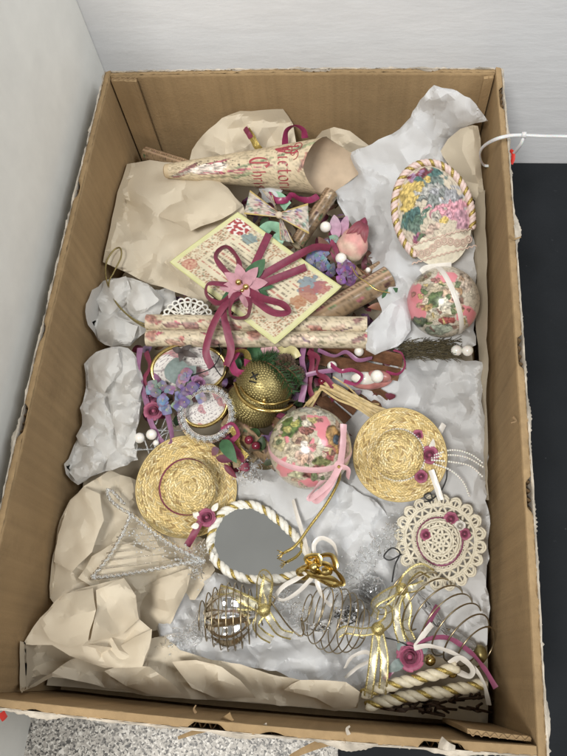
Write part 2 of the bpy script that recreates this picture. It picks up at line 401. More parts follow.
# ================================================================== setting
def proc(name, build):
    m = bpy.data.materials.new(name); m.use_nodes = True; nt = m.node_tree; build(nt, nt.nodes, nt.links, nt.nodes['Principled BSDF']); return m
def ramp(N, stops, interp='LINEAR'):
    r = N.new('ShaderNodeValToRGB'); e = r.color_ramp; e.interpolation = interp
    while len(e.elements) < len(stops): e.elements.new(.5)
    for el, (p, c) in zip(e.elements, stops): el.position = p; el.color = (*c, 1)
    return r
def terrazzo(nt, N, L, b):
    tc = N.new('ShaderNodeTexCoord'); v = N.new('ShaderNodeTexVoronoi'); v.inputs['Scale'].default_value = 560; v.inputs['Randomness'].default_value = 1
    nz = N.new('ShaderNodeTexNoise'); nz.inputs['Scale'].default_value = 300; ad = N.new('ShaderNodeMix'); ad.data_type = 'VECTOR'; ad.inputs[0].default_value = .004
    L.new(tc.outputs['Object'], nz.inputs['Vector']); L.new(tc.outputs['Object'], ad.inputs[4]); L.new(nz.outputs['Color'], ad.inputs[5]); L.new(ad.outputs[1], v.inputs['Vector'])
    sp = N.new('ShaderNodeSeparateColor'); L.new(v.outputs['Color'], sp.inputs[0])
    r = ramp(N, [(0, (.05, .046, .042)), (.14, (.16, .15, .135)), (.32, (.34, .315, .28)), (.62, (.46, .43, .385)), (.88, (.64, .61, .56))], 'CONSTANT')
    L.new(sp.outputs[0], r.inputs[0]); L.new(r.outputs[0], b.inputs['Base Color']); b.inputs['Roughness'].default_value = .4
def paintwall(col, bstr, sx, marks):
    def f(nt, N, L, b):
        tc = N.new('ShaderNodeTexCoord'); mp = N.new('ShaderNodeMapping'); mp.inputs['Scale'].default_value = sx; L.new(tc.outputs['Object'], mp.inputs[0])
        nz = N.new('ShaderNodeTexNoise'); nz.inputs['Scale'].default_value = 1; nz.inputs['Detail'].default_value = 6; nz.inputs['Roughness'].default_value = .65; L.new(mp.outputs[0], nz.inputs['Vector'])
        r = ramp(N, [(.25, tuple(c*.93 for c in col)), (.75, tuple(min(1, c*1.04) for c in col))]); L.new(nz.outputs['Fac'], r.inputs[0])
        last = r.outputs[0]
        if marks:
            v = N.new('ShaderNodeTexNoise'); v.inputs['Scale'].default_value = 1; v.inputs['Detail'].default_value = 3
            m2 = N.new('ShaderNodeMapping'); m2.inputs['Scale'].default_value = (30, 42, 19); m2.inputs['Rotation'].default_value = (.5, 0, 0); L.new(tc.outputs['Object'], m2.inputs[0]); L.new(m2.outputs[0], v.inputs['Vector'])
            r2 = ramp(N, [(.725, (1, 1, 1)), (.775, (.55, .53, .5))]); L.new(v.outputs['Fac'], r2.inputs[0])
            mx = N.new('ShaderNodeMix'); mx.data_type = 'RGBA'; mx.blend_type = 'MULTIPLY'; mx.inputs[0].default_value = 1
            L.new(last, mx.inputs[6]); L.new(r2.outputs[0], mx.inputs[7]); last = mx.outputs[2]
        L.new(last, b.inputs['Base Color']); b.inputs['Roughness'].default_value = .55
        bp = N.new('ShaderNodeBump'); bp.inputs['Strength'].default_value = bstr; bp.inputs['Distance'].default_value = .002; L.new(nz.outputs['Fac'], bp.inputs['Height']); L.new(bp.outputs[0], b.inputs['Normal'])
    return f
def blackmat(nt, N, L, b):
    tc = N.new('ShaderNodeTexCoord'); nz = N.new('ShaderNodeTexNoise'); nz.inputs['Scale'].default_value = 9; nz.inputs['Detail'].default_value = 8; L.new(tc.outputs['Object'], nz.inputs['Vector'])
    r = ramp(N, [(.3, (.006, .0075, .009)), (.7, (.014, .016, .019))]); L.new(nz.outputs['Fac'], r.inputs[0])
    n2 = N.new('ShaderNodeTexNoise'); n2.inputs['Scale'].default_value = 130; n2.inputs['Detail'].default_value = 2; L.new(tc.outputs['Object'], n2.inputs['Vector'])
    r2 = ramp(N, [(.74, (0, 0, 0)), (.80, (.035, .035, .038))]); L.new(n2.outputs['Fac'], r2.inputs[0])
    mx = N.new('ShaderNodeMix'); mx.data_type = 'RGBA'; mx.blend_type = 'ADD'; mx.inputs[0].default_value = 1; L.new(r.outputs[0], mx.inputs[6]); L.new(r2.outputs[0], mx.inputs[7])
    L.new(mx.outputs[2], b.inputs['Base Color']); b.inputs['Roughness'].default_value = .8; b.inputs['Specular IOR Level'].default_value = .25
    v = N.new('ShaderNodeTexChecker'); v.inputs['Scale'].default_value = 260; L.new(tc.outputs['Object'], v.inputs['Vector'])
    bp = N.new('ShaderNodeBump'); bp.inputs['Strength'].default_value = .35; bp.inputs['Distance'].default_value = .0006; L.new(v.outputs['Fac'], bp.inputs['Height']); L.new(bp.outputs[0], b.inputs['Normal'])
M['terrazzo'] = proc('terrazzo', terrazzo)
M['wall_b'] = proc('painted_wall', paintwall((.83, .835, .85), .30, (16, 16, 70), False))
M['wall_l'] = proc('painted_side_wall', paintwall((.87, .86, .81), .18, (26, 26, 26), False))
M['mat'] = proc('black_mat', blackmat)
def structure(name, mb, m):
    o = solo(name, mb, m, None, None, kind='structure', smoothsh=False); return o
mb = MB(); box(mb, (-.30, -1.0, -.03), (1.2, .70, 0.0)); structure('floor', mb, 'terrazzo')
mb = MB(); box(mb, (-.30, .680, .0), (1.2, .74, .62)); structure('wall_back', mb, 'wall_b')
mb = MB(); box(mb, (-.30, -.35, .0), (-.2385, .6795, .62)); structure('wall_left', mb, 'wall_l')
mb = MB()
ny = 60
vs = []
for i in range(ny+1):
    y = -.9+(.678+.9)*i/ny; e = .074+.004*N3((y*14, 0, 0))
    vs += [(e, y, .0005), (e, y, .0028), (e+.004, y, .004), (1.15, y, .004)]
mb.add(vs, grid_faces(ny+1, 4)); solo('floor_mat', mb, 'mat', 'black woven floor mat under the right half of the carton', 'mat')

# ================================================================== carton
CT = .008
def panel(parent, name, A, B, nrm, seed, back=False):
    A = Vector(A); B = Vector(B); nrm = Vector(nrm); d = B-A; L = d.length; n = int(L/.004)
    R = random.Random(seed)
    bow = lambda t: nrm*(.0025*math.sin(math.pi*t))
    def skin(off0, off1, ja, jb, seed2):
        m = MB(); vs = []
        for i in range(n+1):
            t = i/n; p = A+d*t+bow(t)
            zt = RIM+ja*N3((t*L*60, seed2, 0))+jb*N3((t*L*260, seed2, 3))
            for k, z in enumerate((.003, .06, .12, .165, zt-.004, zt)):
                rr = .0006*N3((t*L*22, z*25, seed2))
                fl = .0012 if k == 5 else 0
                vs.append(p+nrm*(off0+rr+fl*.5)+Vector((0, 0, z)))
            for k, z in enumerate((zt-.0004, zt-.004, .165, .12, .06, .003)):
                rr = .0006*N3((t*L*22, z*25, seed2))
                vs.append(p+nrm*(off1+rr)+Vector((0, 0, z)))
        m.add(vs, grid_faces(n+1, 12, False, True)+[tuple(range(12)), tuple(range(n*12, n*12+12))[::-1]])
        return m
    o = part(name, skin(0, .0014, .0012, .0010, seed), 'card', parent)
    part('outer_liner', skin(.0064, .0078, .0022, .0022, seed+5), 'liner', o)
    # fluting between the liners
    m = MB(); k = int(L/.0011); vs = []
    for i in range(k+1):
        t = i/k; p = A+d*t+bow(t); off = .0039+.0022*math.sin(2*math.pi*t*L/.0075)
        zt = RIM-.0035+.003*N3((t*L*60, seed, 7))
        vs += [p+nrm*off+Vector((0, 0, .01)), p+nrm*off+Vector((0, 0, zt-.006)), p+nrm*(off+.0006*N3((t*L*200, 1, 1)))+Vector((0, 0, zt))]
    m.add(vs, grid_faces(k+1, 3)); part('fluting', m, 'flute', o)
    m = MB(); k = int(L/.0022); vs = []
    for i in range(k+1):
        t = i/k; p = A+d*t+bow(t); g = N3((t*L*24, seed, 9))
        e = .0068 if g > -.12 else max(.0018, .0068+(g+.12)*.03)
        for s in (0, .33, .66, 1):
            vs.append(p+nrm*(.0004+e*s)+Vector((0, 0, RIM+.0004-.0022*s*s+.0013*N3((t*L*150, s*4, seed))+.0008*N3((t*L*500, s*6, seed)))))
    m.add(vs, grid_faces(k+1, 4)); part('crushed_rim', m, 'card', o)
    # torn fringe of the outer liner
    m = MB(); k = int(L/.0017); vs = []
    for i in range(k+1):
        t = i/k; p = A+d*t+bow(t)
        wv = (.0010 if seed in (23, 41) else .0004)+.0075*max(0, N3((t*L*26, seed, 2))+.15)+.0026*abs(N3((t*L*300, seed, 4)))
        zt = RIM-.0006+.002*N3((t*L*120, seed, 5))
        for s in (0, .5, 1):
            vs.append(p+nrm*(.0062+wv*s)+Vector((0, 0, zt-.0035*s*s+.0012*N3((t*L*420, s*3, seed)))))
    m.add(vs, grid_faces(k+1, 3)); part('torn_edge', m, 'liner', o)
    return o
carton = thing('cardboard_box', 'open brown cardboard carton with torn white-edged rim holding the ornaments', 'box', (0, LEN/2, .004))
E0 = W2+CT
panel(carton, 'left_panel', (-W2, -CT, .004-.004), (-W2, LEN+CT, 0), (-1, 0, 0), 11)
panel(carton, 'right_panel', (W2, -CT, 0), (W2, LEN+CT, 0), (1, 0, 0), 23)
panel(carton, 'back_panel', (-W2+.0005, LEN, 0), (W2-.0005, LEN, 0), (0, 1, 0), 37)
panel(carton, 'front_panel', (-W2+.0005, 0, 0), (W2-.0005, 0, 0), (0, -1, 0), 41)
mb = MB(); box(mb, (-W2-.005, -.005, .0045), (W2+.005, LEN+.005, .0085)); part('bottom_panel', mb, 'card', carton, False)
def tab(x0, x1, y, sgn, zt, seed, flutes=True):
    m = MB(); n = 14; vs = []
    th = .0045
    for i in range(n+1):
        t = i/n; x = x0+(x1-x0)*t; z = zt+.0012*N3((t*9, seed, 0)); lift = .0015*t*t
        for (o, zz) in ((.0012+lift, .012), (.0012+lift, z), (th+lift, z-.0006), (th+lift, .012)): vs.append((x, y+sgn*o, zz))
    m.add(vs, grid_faces(n+1, 4, False, True)+[(0, 1, 2, 3), tuple(range(n*4, n*4+4))[::-1]])
    o = part('corner_tab', m, 'card', carton, False)
    if flutes:
        m = MB(); k = 60; vs = []
        for i in range(k+1):
            t = i/k; x = x0+(x1-x0)*t; yy = y+sgn*(.0028+.0012*math.sin(t*2*math.pi*abs(x1-x0)/.006))
            vs += [(x, yy-.0004, zt+.0009), (x, yy+.0004, zt+.0013)]
        m.add(vs, grid_faces(k+1, 2)); part('flute_edge', m, 'flute', o)
tab(-W2+.002, -W2+.031, LEN-.0005, -1, RIM-.002, 3)
tab(W2-.002, W2-.012, LEN-.0005, -1, RIM-.0015, 5, False)
tab(W2-.002, W2-.046, .0005, 1, RIM-.008, 8)
# peeled strips hanging from the front rim
for (pts, wd, mt) in [([(232, 716, .199), (215, 726, .18), (195, 732, .165), (178, 738, .158)], .006, 'card'),
                      ([(345, 738, .199), (325, 742, .185), (305, 750, .17), (290, 757, .16)], .008, 'card'),
                      ([(268, 727, .198), (252, 733, .185), (246, 738, .182)], .006, 'liner'),
                      ([(196, 713, .2), (194, 709, .206), (196, 705, .21)], .002, 'flute'),
                      ([(349, 735, .2), (347, 729, .206), (350, 726, .21)], .003, 'liner'),
                      ([(509, 236, .2), (514, 239, .205), (521, 237, .207)], .003, 'card'),
                      ([(513, 417, .2), (516, 421, .204), (511, 423, .206)], .002, 'flute'),
                      ([(440, 742, .2), (447, 746, .206), (455, 748, .2)], .008, 'liner')]:
    m = MB(); ribbon(m, smooth([PX(*p) for p in pts], 5), wd, taper=.6); part('torn_strip', m, mt, carton)
m = MB(); ribbon(m, smooth([PX(*p) for p in [(510, 150, .19), (513, 153, .188), (513, 159, .184), (511, 164, .18)]], 6), .004, roll=.3); part('printed_patch', m, 'red', carton, label='glossy red printed patch outside the rim')
m = MB(); ribbon(m, smooth([PX(*p) for p in [(1, 712, .198), (3, 716, .193), (5, 719, .188)]], 4), .005); part('printed_patch', m, 'red', carton, label='small red print at the front rim')

# nylon tie through the right wall
def RW(u, v, x):     # point of the ray on a plane of constant x
    d = ray(u, v); return CAM_LOC+d*((x-CAM_LOC.x)/d.x)
tie = thing('cable_tie', 'translucent white nylon cable tie looped over the right rim', 'cable tie', PX(510, 160, .15))
hole = RW(487, 166, W2-.0005); head = PX(524, 135, .212)
pts = smooth([hole+Vector((.004, 0, 0)), hole+Vector((-.004, .001, .001)), PX(480, 155, .165), PX(483, 147, .185), PX(494, 140, .208), PX(508, 136, .214), head], 8)
m = MB(); tube(m, pts, .0018, 8, flat=.6); part('strap', m, 'zip', tie)
m = MB(); tube(m, smooth([head, PX(521, 144, .205), PX(514, 153, .188), PX(508, 158, .175)], 6), .0017, 8, flat=.6); part('strap', m, 'zip', tie)
m = MB(); tube(m, smooth([head, PX(545, 136, .215), PX(570, 136.5, .22), PX(600, 139, .215)], 6), .0018, 8, flat=.6); part('tail', m, 'zip', tie)
m = MB(); q = head; x, y, n_ = basis(VD(q), ray(600, 136)-ray(500, 136)); tube(m, [q-x*.0022, q-x*.0021, q+x*.0021, q+x*.0022], [.002, .0031, .0031, .002], 10); part('locking_head', m, 'zip', tie)

# ================================================================== packing paper and tissue
vs = []; nx, ny = 64, 92
mb = MB()
for i in range(nx+1):
    for j in range(ny+1):
        x = -.2045+.409*i/nx; y = .005+.6188*j/ny
        e = min(x+.2045, .2045-x, y-.005, .6238-y)
        z = .026+.009*N3((x*16, y*16, 0))+.005*abs(N3((x*45, y*45, 5)))+.05*max(0, 1-e/.02)**2*(.6+.5*N3((x*12, y*12, 2)))
        vs.append((x, y, z))
mb.add(vs, grid_faces(nx+1, ny+1)); solo('lining_paper', mb, 'cream2', 'wide cream lining sheet spread over the carton bottom under everything', 'packing paper')

FOLD = dict(lv=((30, .0055), (13, .0004)), sub=2, sm=1, cre=(1.0, .0065, 35, 130, 7, 26))
CRUSH = dict(lv=((24, .0075), (10, .0022)), sub=2, sm=1)
TIS = dict(lv=((20, .0075), (8, .0006)), sub=2, sm=1)
sheet('broad smooth cream packing paper with a folded tongue beside the left wall',
      [(127, 164, .100), (150, 160, .115), (180, 163, .122), (207, 168, .126), (243, 205, .128), (250, 232, .124), (215, 265, .118), (206, 303, .098), (175, 292, .112), (150, 284, .11), (128, 273, .106), (103, 262, .104), (112, 218, .098)],
      [(160, 213, .124), (186, 235, .112), (140, 235, .116), (180, 262, .1), (135, 200, .116), (178, 190, .124), (200, 250, .118), (106, 245, .103)], 3, 'cream', **FOLD)
sheet('creased cream paper flap lying under the printed cone',
      [(170, 172, .122), (205, 172, .132), (228, 188, .138), (242, 206, .141), (222, 219, .140), (191, 231, .140), (174, 222, .136), (157, 216, .131), (170, 205, .134), (184, 200, .135), (180, 185, .128)],
      [(200, 200, .143), (187, 214, .145), (215, 205, .139)], 5, 'cream2', **FOLD)
sheet('small cream paper corner tucked under the square card',
      [(164, 262, .112), (172, 256, .118), (190, 275, .122), (214, 298, .12), (205, 302, .113), (185, 286, .110)], [(190, 284, .12)], 6, 'cream', **FOLD)
sheet('rounded crumpled cream paper behind the printed cone',
      [(187, 166, .105), (192, 150, .118), (203, 135, .13), (222, 118, .143), (240, 111, .148), (262, 110, .149), (283, 109, .148), (293, 124, .142), (296, 142, .13), (280, 155, .118), (240, 168, .11)],
      [(226, 143, .123), (215, 152, .132), (245, 128, .130), (235, 120, .144), (262, 128, .142), (268, 140, .122), (245, 148, .138), (255, 118, .142), (205, 150, .121)], 8, 'cream', lv=((22, .004), (10, .001)), sub=2, sm=1)
sheet('cream paper fold rising behind the mouth of the printed cone',
      [(310, 145, .115), (322, 131, .135), (334, 127, .140), (350, 131, .139), (371, 147, .122), (362, 160, .11), (335, 168, .105)], [(335, 138, .126), (350, 142, .134)], 9, 'cream2', **FOLD)
sheet('triangular cream paper flap against the right wall above the oval ornament',
      [(440, 152, .140), (448, 139, .15), (460, 129, .158), (472, 125, .160), (478, 126, .158), (481, 150, .150), (483, 185, .132), (485, 213, .118), (479, 206, .114), (466, 190, .124), (452, 170, .134)],
      [(462, 150, .157), (472, 170, .148), (475, 140, .158)], 10, 'cream', lv=((40, .002), (15, .0005)), sub=2, sm=1)
sheet('upright strip of greyish cream paper standing along the right wall',
      [(476, 195, .112), (485, 190, .135), (487, 250, .132), (487.5, 320, .128), (487, 380, .120), (488, 440, .112), (489, 500, .104), (484, 500, .085), (482, 430, .085), (479, 370, .085), (476, 300, .09), (474, 240, .098)],
      [], 12, 'cream2', lv=((22, .0015), (12, .0006)), sub=1, sm=1)
clump('large crushed cream packing paper heaped in the front left corner', [([(23, 644, .112), (40, 618, .122), (63, 594, .130), (95, 585, .138), (124, 578, .140), (135, 595, .132), (138, 618, .118), (152, 630, .116), (150, 648, .122), (142, 667, .128), (120, 667, .122), (105, 668, .118), (84, 661, .110), (70, 656, .113), (52, 645, .118)], [(93, 610, .157), (88, 640, .143), (84, 654, .124), (108, 645, .120), (125, 640, .113), (108, 597, .140), (132, 657, .128), (58, 622, .128), (115, 620, .136), (72, 640, .126)]),
       ([(40, 622, .131), (64, 594, .138), (93, 588, .147), (96, 610, .162), (88, 641, .149), (70, 648, .134), (50, 640, .127)], [(70, 618, .146)]),
       ([(97, 609, .164), (96, 590, .15), (124, 578, .148), (136, 596, .141), (139, 619, .130), (120, 636, .124), (90, 642, .15)], [(116, 604, .147)]),
       ([(84, 661, .120), (88, 644, .142), (116, 648, .118), (152, 629, .126), (149, 648, .132), (142, 667, .138), (115, 668, .13)], [(118, 656, .121), (138, 646, .13)])],
      40, 'cream', 'packing_paper', 'packing paper', lv=((26, .003), (12, .0005)), sub=2, sm=1, cre=(.6, .0062, 45, 150, 9, 30), drop=.002, dw=5)
clump('flattened cream paper fold running along the front wall', [([(21, 692, .086), (36, 682, .098), (52, 673, .110), (70, 660, .098), (90, 652, .098), (112, 644, .1), (147, 640, .1), (165, 636, .098), (180, 650, .106), (212, 660, .110), (240, 664, .112), (300, 680, .116), (345, 682, .110), (361, 692, .104), (357, 708, .086), (335, 711, .080), (310, 707, .084), (280, 706, .082), (250, 702, .084), (215, 700, .079), (180, 698, .082), (147, 696, .079), (105, 688, .082), (78, 681, .095), (52, 677, .107), (36, 686, .096)], [(140, 680, .108), (110, 676, .106), (175, 682, .098), (200, 676, .106), (225, 690, .094), (260, 680, .104), (290, 692, .103), (320, 692, .104), (120, 686, .09), (160, 672, .108), (335, 700, .1)]),
       ([(104, 671, .116), (128, 664, .120), (150, 667, .124), (168, 680, .118), (182, 694, .098), (150, 695, .096), (126, 686, .106)], [(150, 678, .125), (136, 684, .112)]),
       ([(172, 662, .116), (196, 660, .121), (222, 667, .122), (240, 680, .117), (256, 698, .098), (216, 698, .095), (192, 688, .108)], [(218, 680, .121), (204, 674, .112)]),
       ([(284, 690, .116), (300, 680, .126), (322, 680, .124), (346, 682, .118), (360, 692, .112), (356, 707, .095), (334, 708, .095), (316, 698, .113)], [(338, 692, .121)])],
      40, 'cream', 'packing_paper', 'packing paper', lv=((24, .004), (11, .0006)), sub=2, sm=1, cre=(.9, .007, 35, 130, 7, 26), drop=.002, dw=5)
sheet('thin upturned edge of cream paper at the front left corner',
      [(20, 641, .112), (26, 643, .114), (27, 665, .104), (26, 687, .094), (22, 693, .084), (20, 690, .084), (20, 665, .098)], [], 16, 'cream', lv=((12, .0006),), sub=1, sm=1)
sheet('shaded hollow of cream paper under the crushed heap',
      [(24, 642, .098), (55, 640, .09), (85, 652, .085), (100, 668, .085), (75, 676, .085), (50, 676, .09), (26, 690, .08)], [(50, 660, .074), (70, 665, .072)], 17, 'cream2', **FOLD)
clump('smooth cream paper sheet under the spun glass harp', [([(84, 486, .104), (70, 500, .1), (60, 520, .094), (53, 555, .09), (50, 598, .084), (60, 612, .09), (95, 605, .095), (150, 600, .088), (195, 600, .07), (215, 570, .07), (205, 540, .07), (165, 520, .08), (140, 482, .085), (110, 470, .092)], [(100, 520, .102), (78, 540, .106), (95, 560, .092), (130, 540, .084), (110, 495, .094), (150, 570, .082), (70, 575, .098)]),
       ([(84, 487, .109), (70, 502, .108), (58, 535, .108), (54, 562, .1), (72, 572, .108), (92, 552, .114), (104, 520, .112), (100, 494, .108)], [(80, 530, .118), (88, 510, .112)]),
       ([(92, 556, .106), (120, 540, .1), (160, 555, .094), (190, 568, .09), (160, 588, .1), (120, 596, .104), (96, 590, .106), (78, 578, .108)], [(120, 565, .106)])],
      39, 'cream', 'packing_paper', 'packing paper', lv=((24, .004), (11, .0006)), sub=2, sm=1, cre=(.9, .007, 35, 130, 7, 26), drop=.002, dw=5)
sheet('pointed cream paper wedge between the crushed heap and the wire ornament',
      [(133, 592, .11), (160, 578, .112), (192, 568, .106), (187, 590, .104), (176, 612, .102), (168, 628, .1), (152, 631, .096), (138, 618, .098)], [(165, 600, .112), (150, 608, .1)], 19, 'cream2', lv=((24, .004), (11, .0004)), sub=2, sm=1)

def tissue(label, outl, inner, seed, mt='tissue', **k):
    kk = dict(TIS); kk.update(k); kk['cre'] = (2.4, .0080, 30, 150, 4.5, 26); kk['edge'] = 2.2; kk['drop'] = .006; kk['sm'] = 1; return sheet(label, outl, inner, seed, mt, 'tissue_paper', 'tissue paper', **kk)
tissue('white tissue peaking against the back right corner behind the oval ornament',
       [(330, 168, .10), (352, 152, .125), (372, 144, .135), (392, 134, .145), (406, 122, .158), (420, 100, .178), (434, 85, .190), (452, 89, .189), (470, 98, .187), (488, 121, .172), (476, 123, .160), (462, 130, .150), (452, 140, .138), (446, 165, .125), (460, 200, .115), (474, 240, .1), (478, 290, .095), (476, 345, .085), (440, 355, .085), (405, 352, .1), (385, 345, .108), (378, 300, .104), (372, 262, .106), (350, 222, .106), (335, 195, .104)],
       [(400, 150, .138), (430, 112, .170), (440, 98, .184), (455, 112, .172), (420, 125, .158), (385, 165, .118), (375, 205, .125), (392, 235, .116), (395, 280, .122), (365, 180, .120), (430, 150, .132), (465, 108, .180)], 30, lv=((22, .007), (8, .0006)))
tissue('white tissue flap covering the right ends of the paper scrolls',
       [(366, 329, .134), (378, 317, .134), (390, 304, .133), (405, 292, .128), (412, 305, .124), (411, 330, .12), (402, 343, .126), (390, 349, .130), (375, 355, .136), (366, 350, .136)], [(390, 325, .138), (378, 340, .139)], 31, lv=((18, .0025), (8, .0008)))
clump('rumpled white tissue clump by the left wall above the paper scrolls', [([(86, 304, .094), (92, 290, .104), (103, 281, .113), (125, 277, .119), (140, 281, .116), (152, 287, .118), (164, 300, .112), (158, 318, .112), (146, 332, .106), (130, 346, .104), (112, 347, .1), (98, 340, .097), (88, 325, .094)], [(115, 300, .122), (105, 320, .113), (135, 300, .106), (128, 320, .116), (145, 300, .121), (112, 335, .108)]),
       ([(96, 300, .116), (104, 283, .122), (126, 276, .128), (131, 290, .130), (122, 308, .124), (108, 322, .118)], [(114, 296, .134)]),
       ([(128, 280, .126), (148, 284, .126), (160, 300, .122), (145, 312, .124), (130, 318, .12)], [(142, 296, .132)]),
       ([(92, 322, .110), (112, 314, .118), (138, 326, .118), (130, 344, .112), (112, 346, .108), (98, 338, .105)], [(116, 330, .124)])],
      43, 'tissue_w', 'tissue_paper', 'tissue paper', lv=((16, .008), (8, .0008)), sub=2, sm=1, cre=(4.5, .0085, 22, 90, 3.5, 15), edge=2.0, drop=.005, dw=6)
tissue('pale tissue scrap behind the crocheted fan',
       [(140, 283, .1), (160, 290, .108), (175, 287, .1), (176, 305, .1), (158, 312, .1), (145, 300, .1)], [], 36, 'tissue_w', lv=((12, .004), (7, .001)))
clump('long crumpled white tissue bundle hugging the left wall', [([(84, 364, .104), (96, 352, .113), (112, 347, .117), (128, 348, .118), (138, 360, .116), (143, 378, .116), (144, 405, .114), (138, 425, .110), (134, 445, .110), (138, 460, .104), (120, 467, .103), (98, 474, .1), (78, 485, .094), (66, 474, .092), (64, 464, .092), (74, 445, .094), (82, 428, .098), (80, 408, .098), (86, 388, .1)], [(110, 375, .126), (100, 400, .112), (125, 395, .122), (118, 430, .110), (95, 440, .113), (85, 465, .106), (110, 455, .111), (130, 370, .122), (105, 415, .121)]),
       ([(88, 370, .116), (98, 353, .122), (118, 348, .128), (122, 372, .130), (104, 394, .124), (88, 388, .114)], [(106, 370, .134)]),
       ([(119, 350, .126), (137, 360, .126), (143, 385, .126), (138, 404, .122), (122, 402, .122)], [(130, 380, .134)]),
       ([(82, 410, .110), (104, 396, .122), (116, 425, .122), (98, 446, .116), (80, 444, .106), (76, 436, .104)], [(98, 420, .130)]),
       ([(112, 404, .124), (141, 402, .122), (136, 430, .118), (136, 458, .112), (116, 455, .116)], [(126, 425, .130)]),
       ([(66, 466, .1), (90, 444, .112), (112, 452, .114), (102, 472, .108), (79, 484, .1)], [(90, 462, .121)])],
      41, 'tissue_w', 'tissue_paper', 'tissue paper', lv=((16, .008), (8, .0008)), sub=2, sm=1, cre=(4.5, .0085, 22, 90, 3.5, 15), edge=2.0, drop=.005, dw=6)
tissue('wide white tissue sheet under the beaded straw hat and crocheted hat',
       [(325, 372, .08), (365, 362, .088), (400, 357, .092), (425, 356, .094), (452, 358, .094), (482, 362, .094), (486, 420, .094), (487, 480, .092), (488, 540, .090), (489, 600, .088), (487, 645, .082), (470, 660, .07), (430, 655, .066), (395, 640, .064), (362, 600, .062), (338, 560, .062), (330, 500, .066), (335, 430, .072)],
       [(420, 385, .098), (450, 400, .102), (465, 440, .096), (440, 380, .09), (470, 520, .096), (380, 510, .082), (400, 560, .075), (465, 580, .092), (410, 600, .078), (478, 470, .104)], 34, lv=((22, .0075), (8, .0006)))
tissue('crinkled white tissue around the teardrop mirror top',
       [(225, 478, .07), (250, 462, .078), (275, 455, .08), (300, 480, .082), (340, 480, .082), (372, 498, .08), (392, 530, .076), (398, 570, .072), (385, 600, .07), (330, 598, .066), (285, 560, .062), (245, 520, .062)],
       [(270, 482, .09), (300, 505, .086), (330, 510, .09), (350, 540, .082), (365, 570, .084), (340, 560, .074), (255, 480, .082)], 35, lv=((19, .0075), (8, .0006)))
tissue('white tissue bed under the coiled wire ornaments',
       [(150, 612, .085), (180, 590, .08), (215, 572, .078), (260, 585, .07), (310, 585, .07), (355, 590, .068), (400, 610, .066), (420, 660, .06), (395, 690, .066), (350, 690, .088), (300, 682, .1), (255, 668, .1), (215, 664, .1), (180, 655, .096), (160, 640, .09)],
       [(215, 650, .088), (260, 650, .084), (300, 660, .088), (200, 600, .07), (340, 660, .082), (290, 630, .07)], 37, lv=((20, .0075), (8, .0006)))
tissue('torn scrap of white tissue between the card and the printed cone',
       [(258, 185, .124), (270, 180, .128), (283, 190, .128), (276, 205, .124), (262, 200, .122)], [(270, 190, .132)], 38, lv=((10, .003), (6, .001)))
# ================================================================== small builders
def P3(l): return [PX(*p) for p in l]
def curve(l, n=8, closed=False): return smooth(P3(l), n, closed)
def frame_at(p, tilt=None):
    n = VD(p) if tilt is None else Vector(tilt).normalized()
    x = RM @ Vector((1, 0, 0)); x = (x-n*x.dot(n)).normalized(); return x, n.cross(x), n   # x: picture right, y: picture up
def pearl(parent, p, r, m='pearl', name='pearl'):
    mb = MB(); sphere(mb, p, r, 20, 14); return part(name, mb, m, parent)
def rope(parent, pts, r, mats, pitch, closed=False, names=None, sr=.62, seg=7):
    T, U, B = frames(pts, closed); n = len(pts); L = sum((pts[i+1]-pts[i]).length for i in range(n-1)); k = len(mats)
    turns = max(1, round(L/pitch)) if closed else L/pitch
    for q in range(k):
        hp = []; acc = 0
        for i in range(n):
            if i: acc += (pts[i]-pts[i-1]).length
            a = 2*math.pi*(turns*acc/L*(1 if not closed else L/(L+(pts[0]-pts[-1]).length))+q/k)
            hp.append(pts[i]+U[i]*(math.cos(a)*r*.5)+B[i]*(math.sin(a)*r*.5))
        mb = MB(); tube(mb, hp, r*(sr[q] if isinstance(sr, (list, tuple)) else sr), seg, closed); part(names[q] if names else 'strand', mb, mats[q], parent)
def resample(pts, step, closed=False):
    out = [pts[0].copy()]; acc = 0; seq = pts[1:]+([pts[0]] if closed else [])
    last = pts[0]
    for p in seq:
        d = (p-last).length
        while d > 1e-9 and acc+d >= step:
            t = (step-acc)/d; last = last.lerp(p, t); out.append(last.copy()); d = (p-last).length; acc = 0
        acc += d; last = p
    return out
def rose(parent, p, r, m='rose', nrm=None, seed=0, name='rose'):
    R = random.Random(seed); x, y, n = frame_at(p, nrm); mb = MB()
    for (rr, k, h, w_, cu) in ((.30, 3, .95, 1.5, -.05), (.52, 4, .85, 1.2, .05), (.78, 5, .62, 1.0, .18), (1.05, 6, .32, .85, .32)):
        ph = R.uniform(0, 6)
        for q in range(k):
            a0 = ph+q*2*math.pi/k+R.uniform(-.15, .15); vs = []; hh = h*R.uniform(.88, 1.1)
            for i in range(9):
                u = i/8*2-1
                for j in range(6):
                    v = j/5; vm = v*(1-.22*u*u); a = a0+u*w_; rad = rr*r*(.30+.70*math.sin(vm*1.57))*(1+.10*u); z = r*(hh*vm**.8-cu*vm**4-.25)
                    vs.append(p+(x*math.cos(a)+y*math.sin(a))*rad+n*z)
            mb.add(vs, grid_faces(9, 6))
    sphere(mb, p+n*r*.25, r*.24, 8, 6)
    return part(name, mb, m, parent)
def bowloop(a, tip, b, lift, n=8):      # closed loop path from a out to the tip and back to b, lifted over its middle
    return smooth([a, a.lerp(tip, .5)+lift, tip+lift*.45, b.lerp(tip, .5)-lift*.35, b], n)
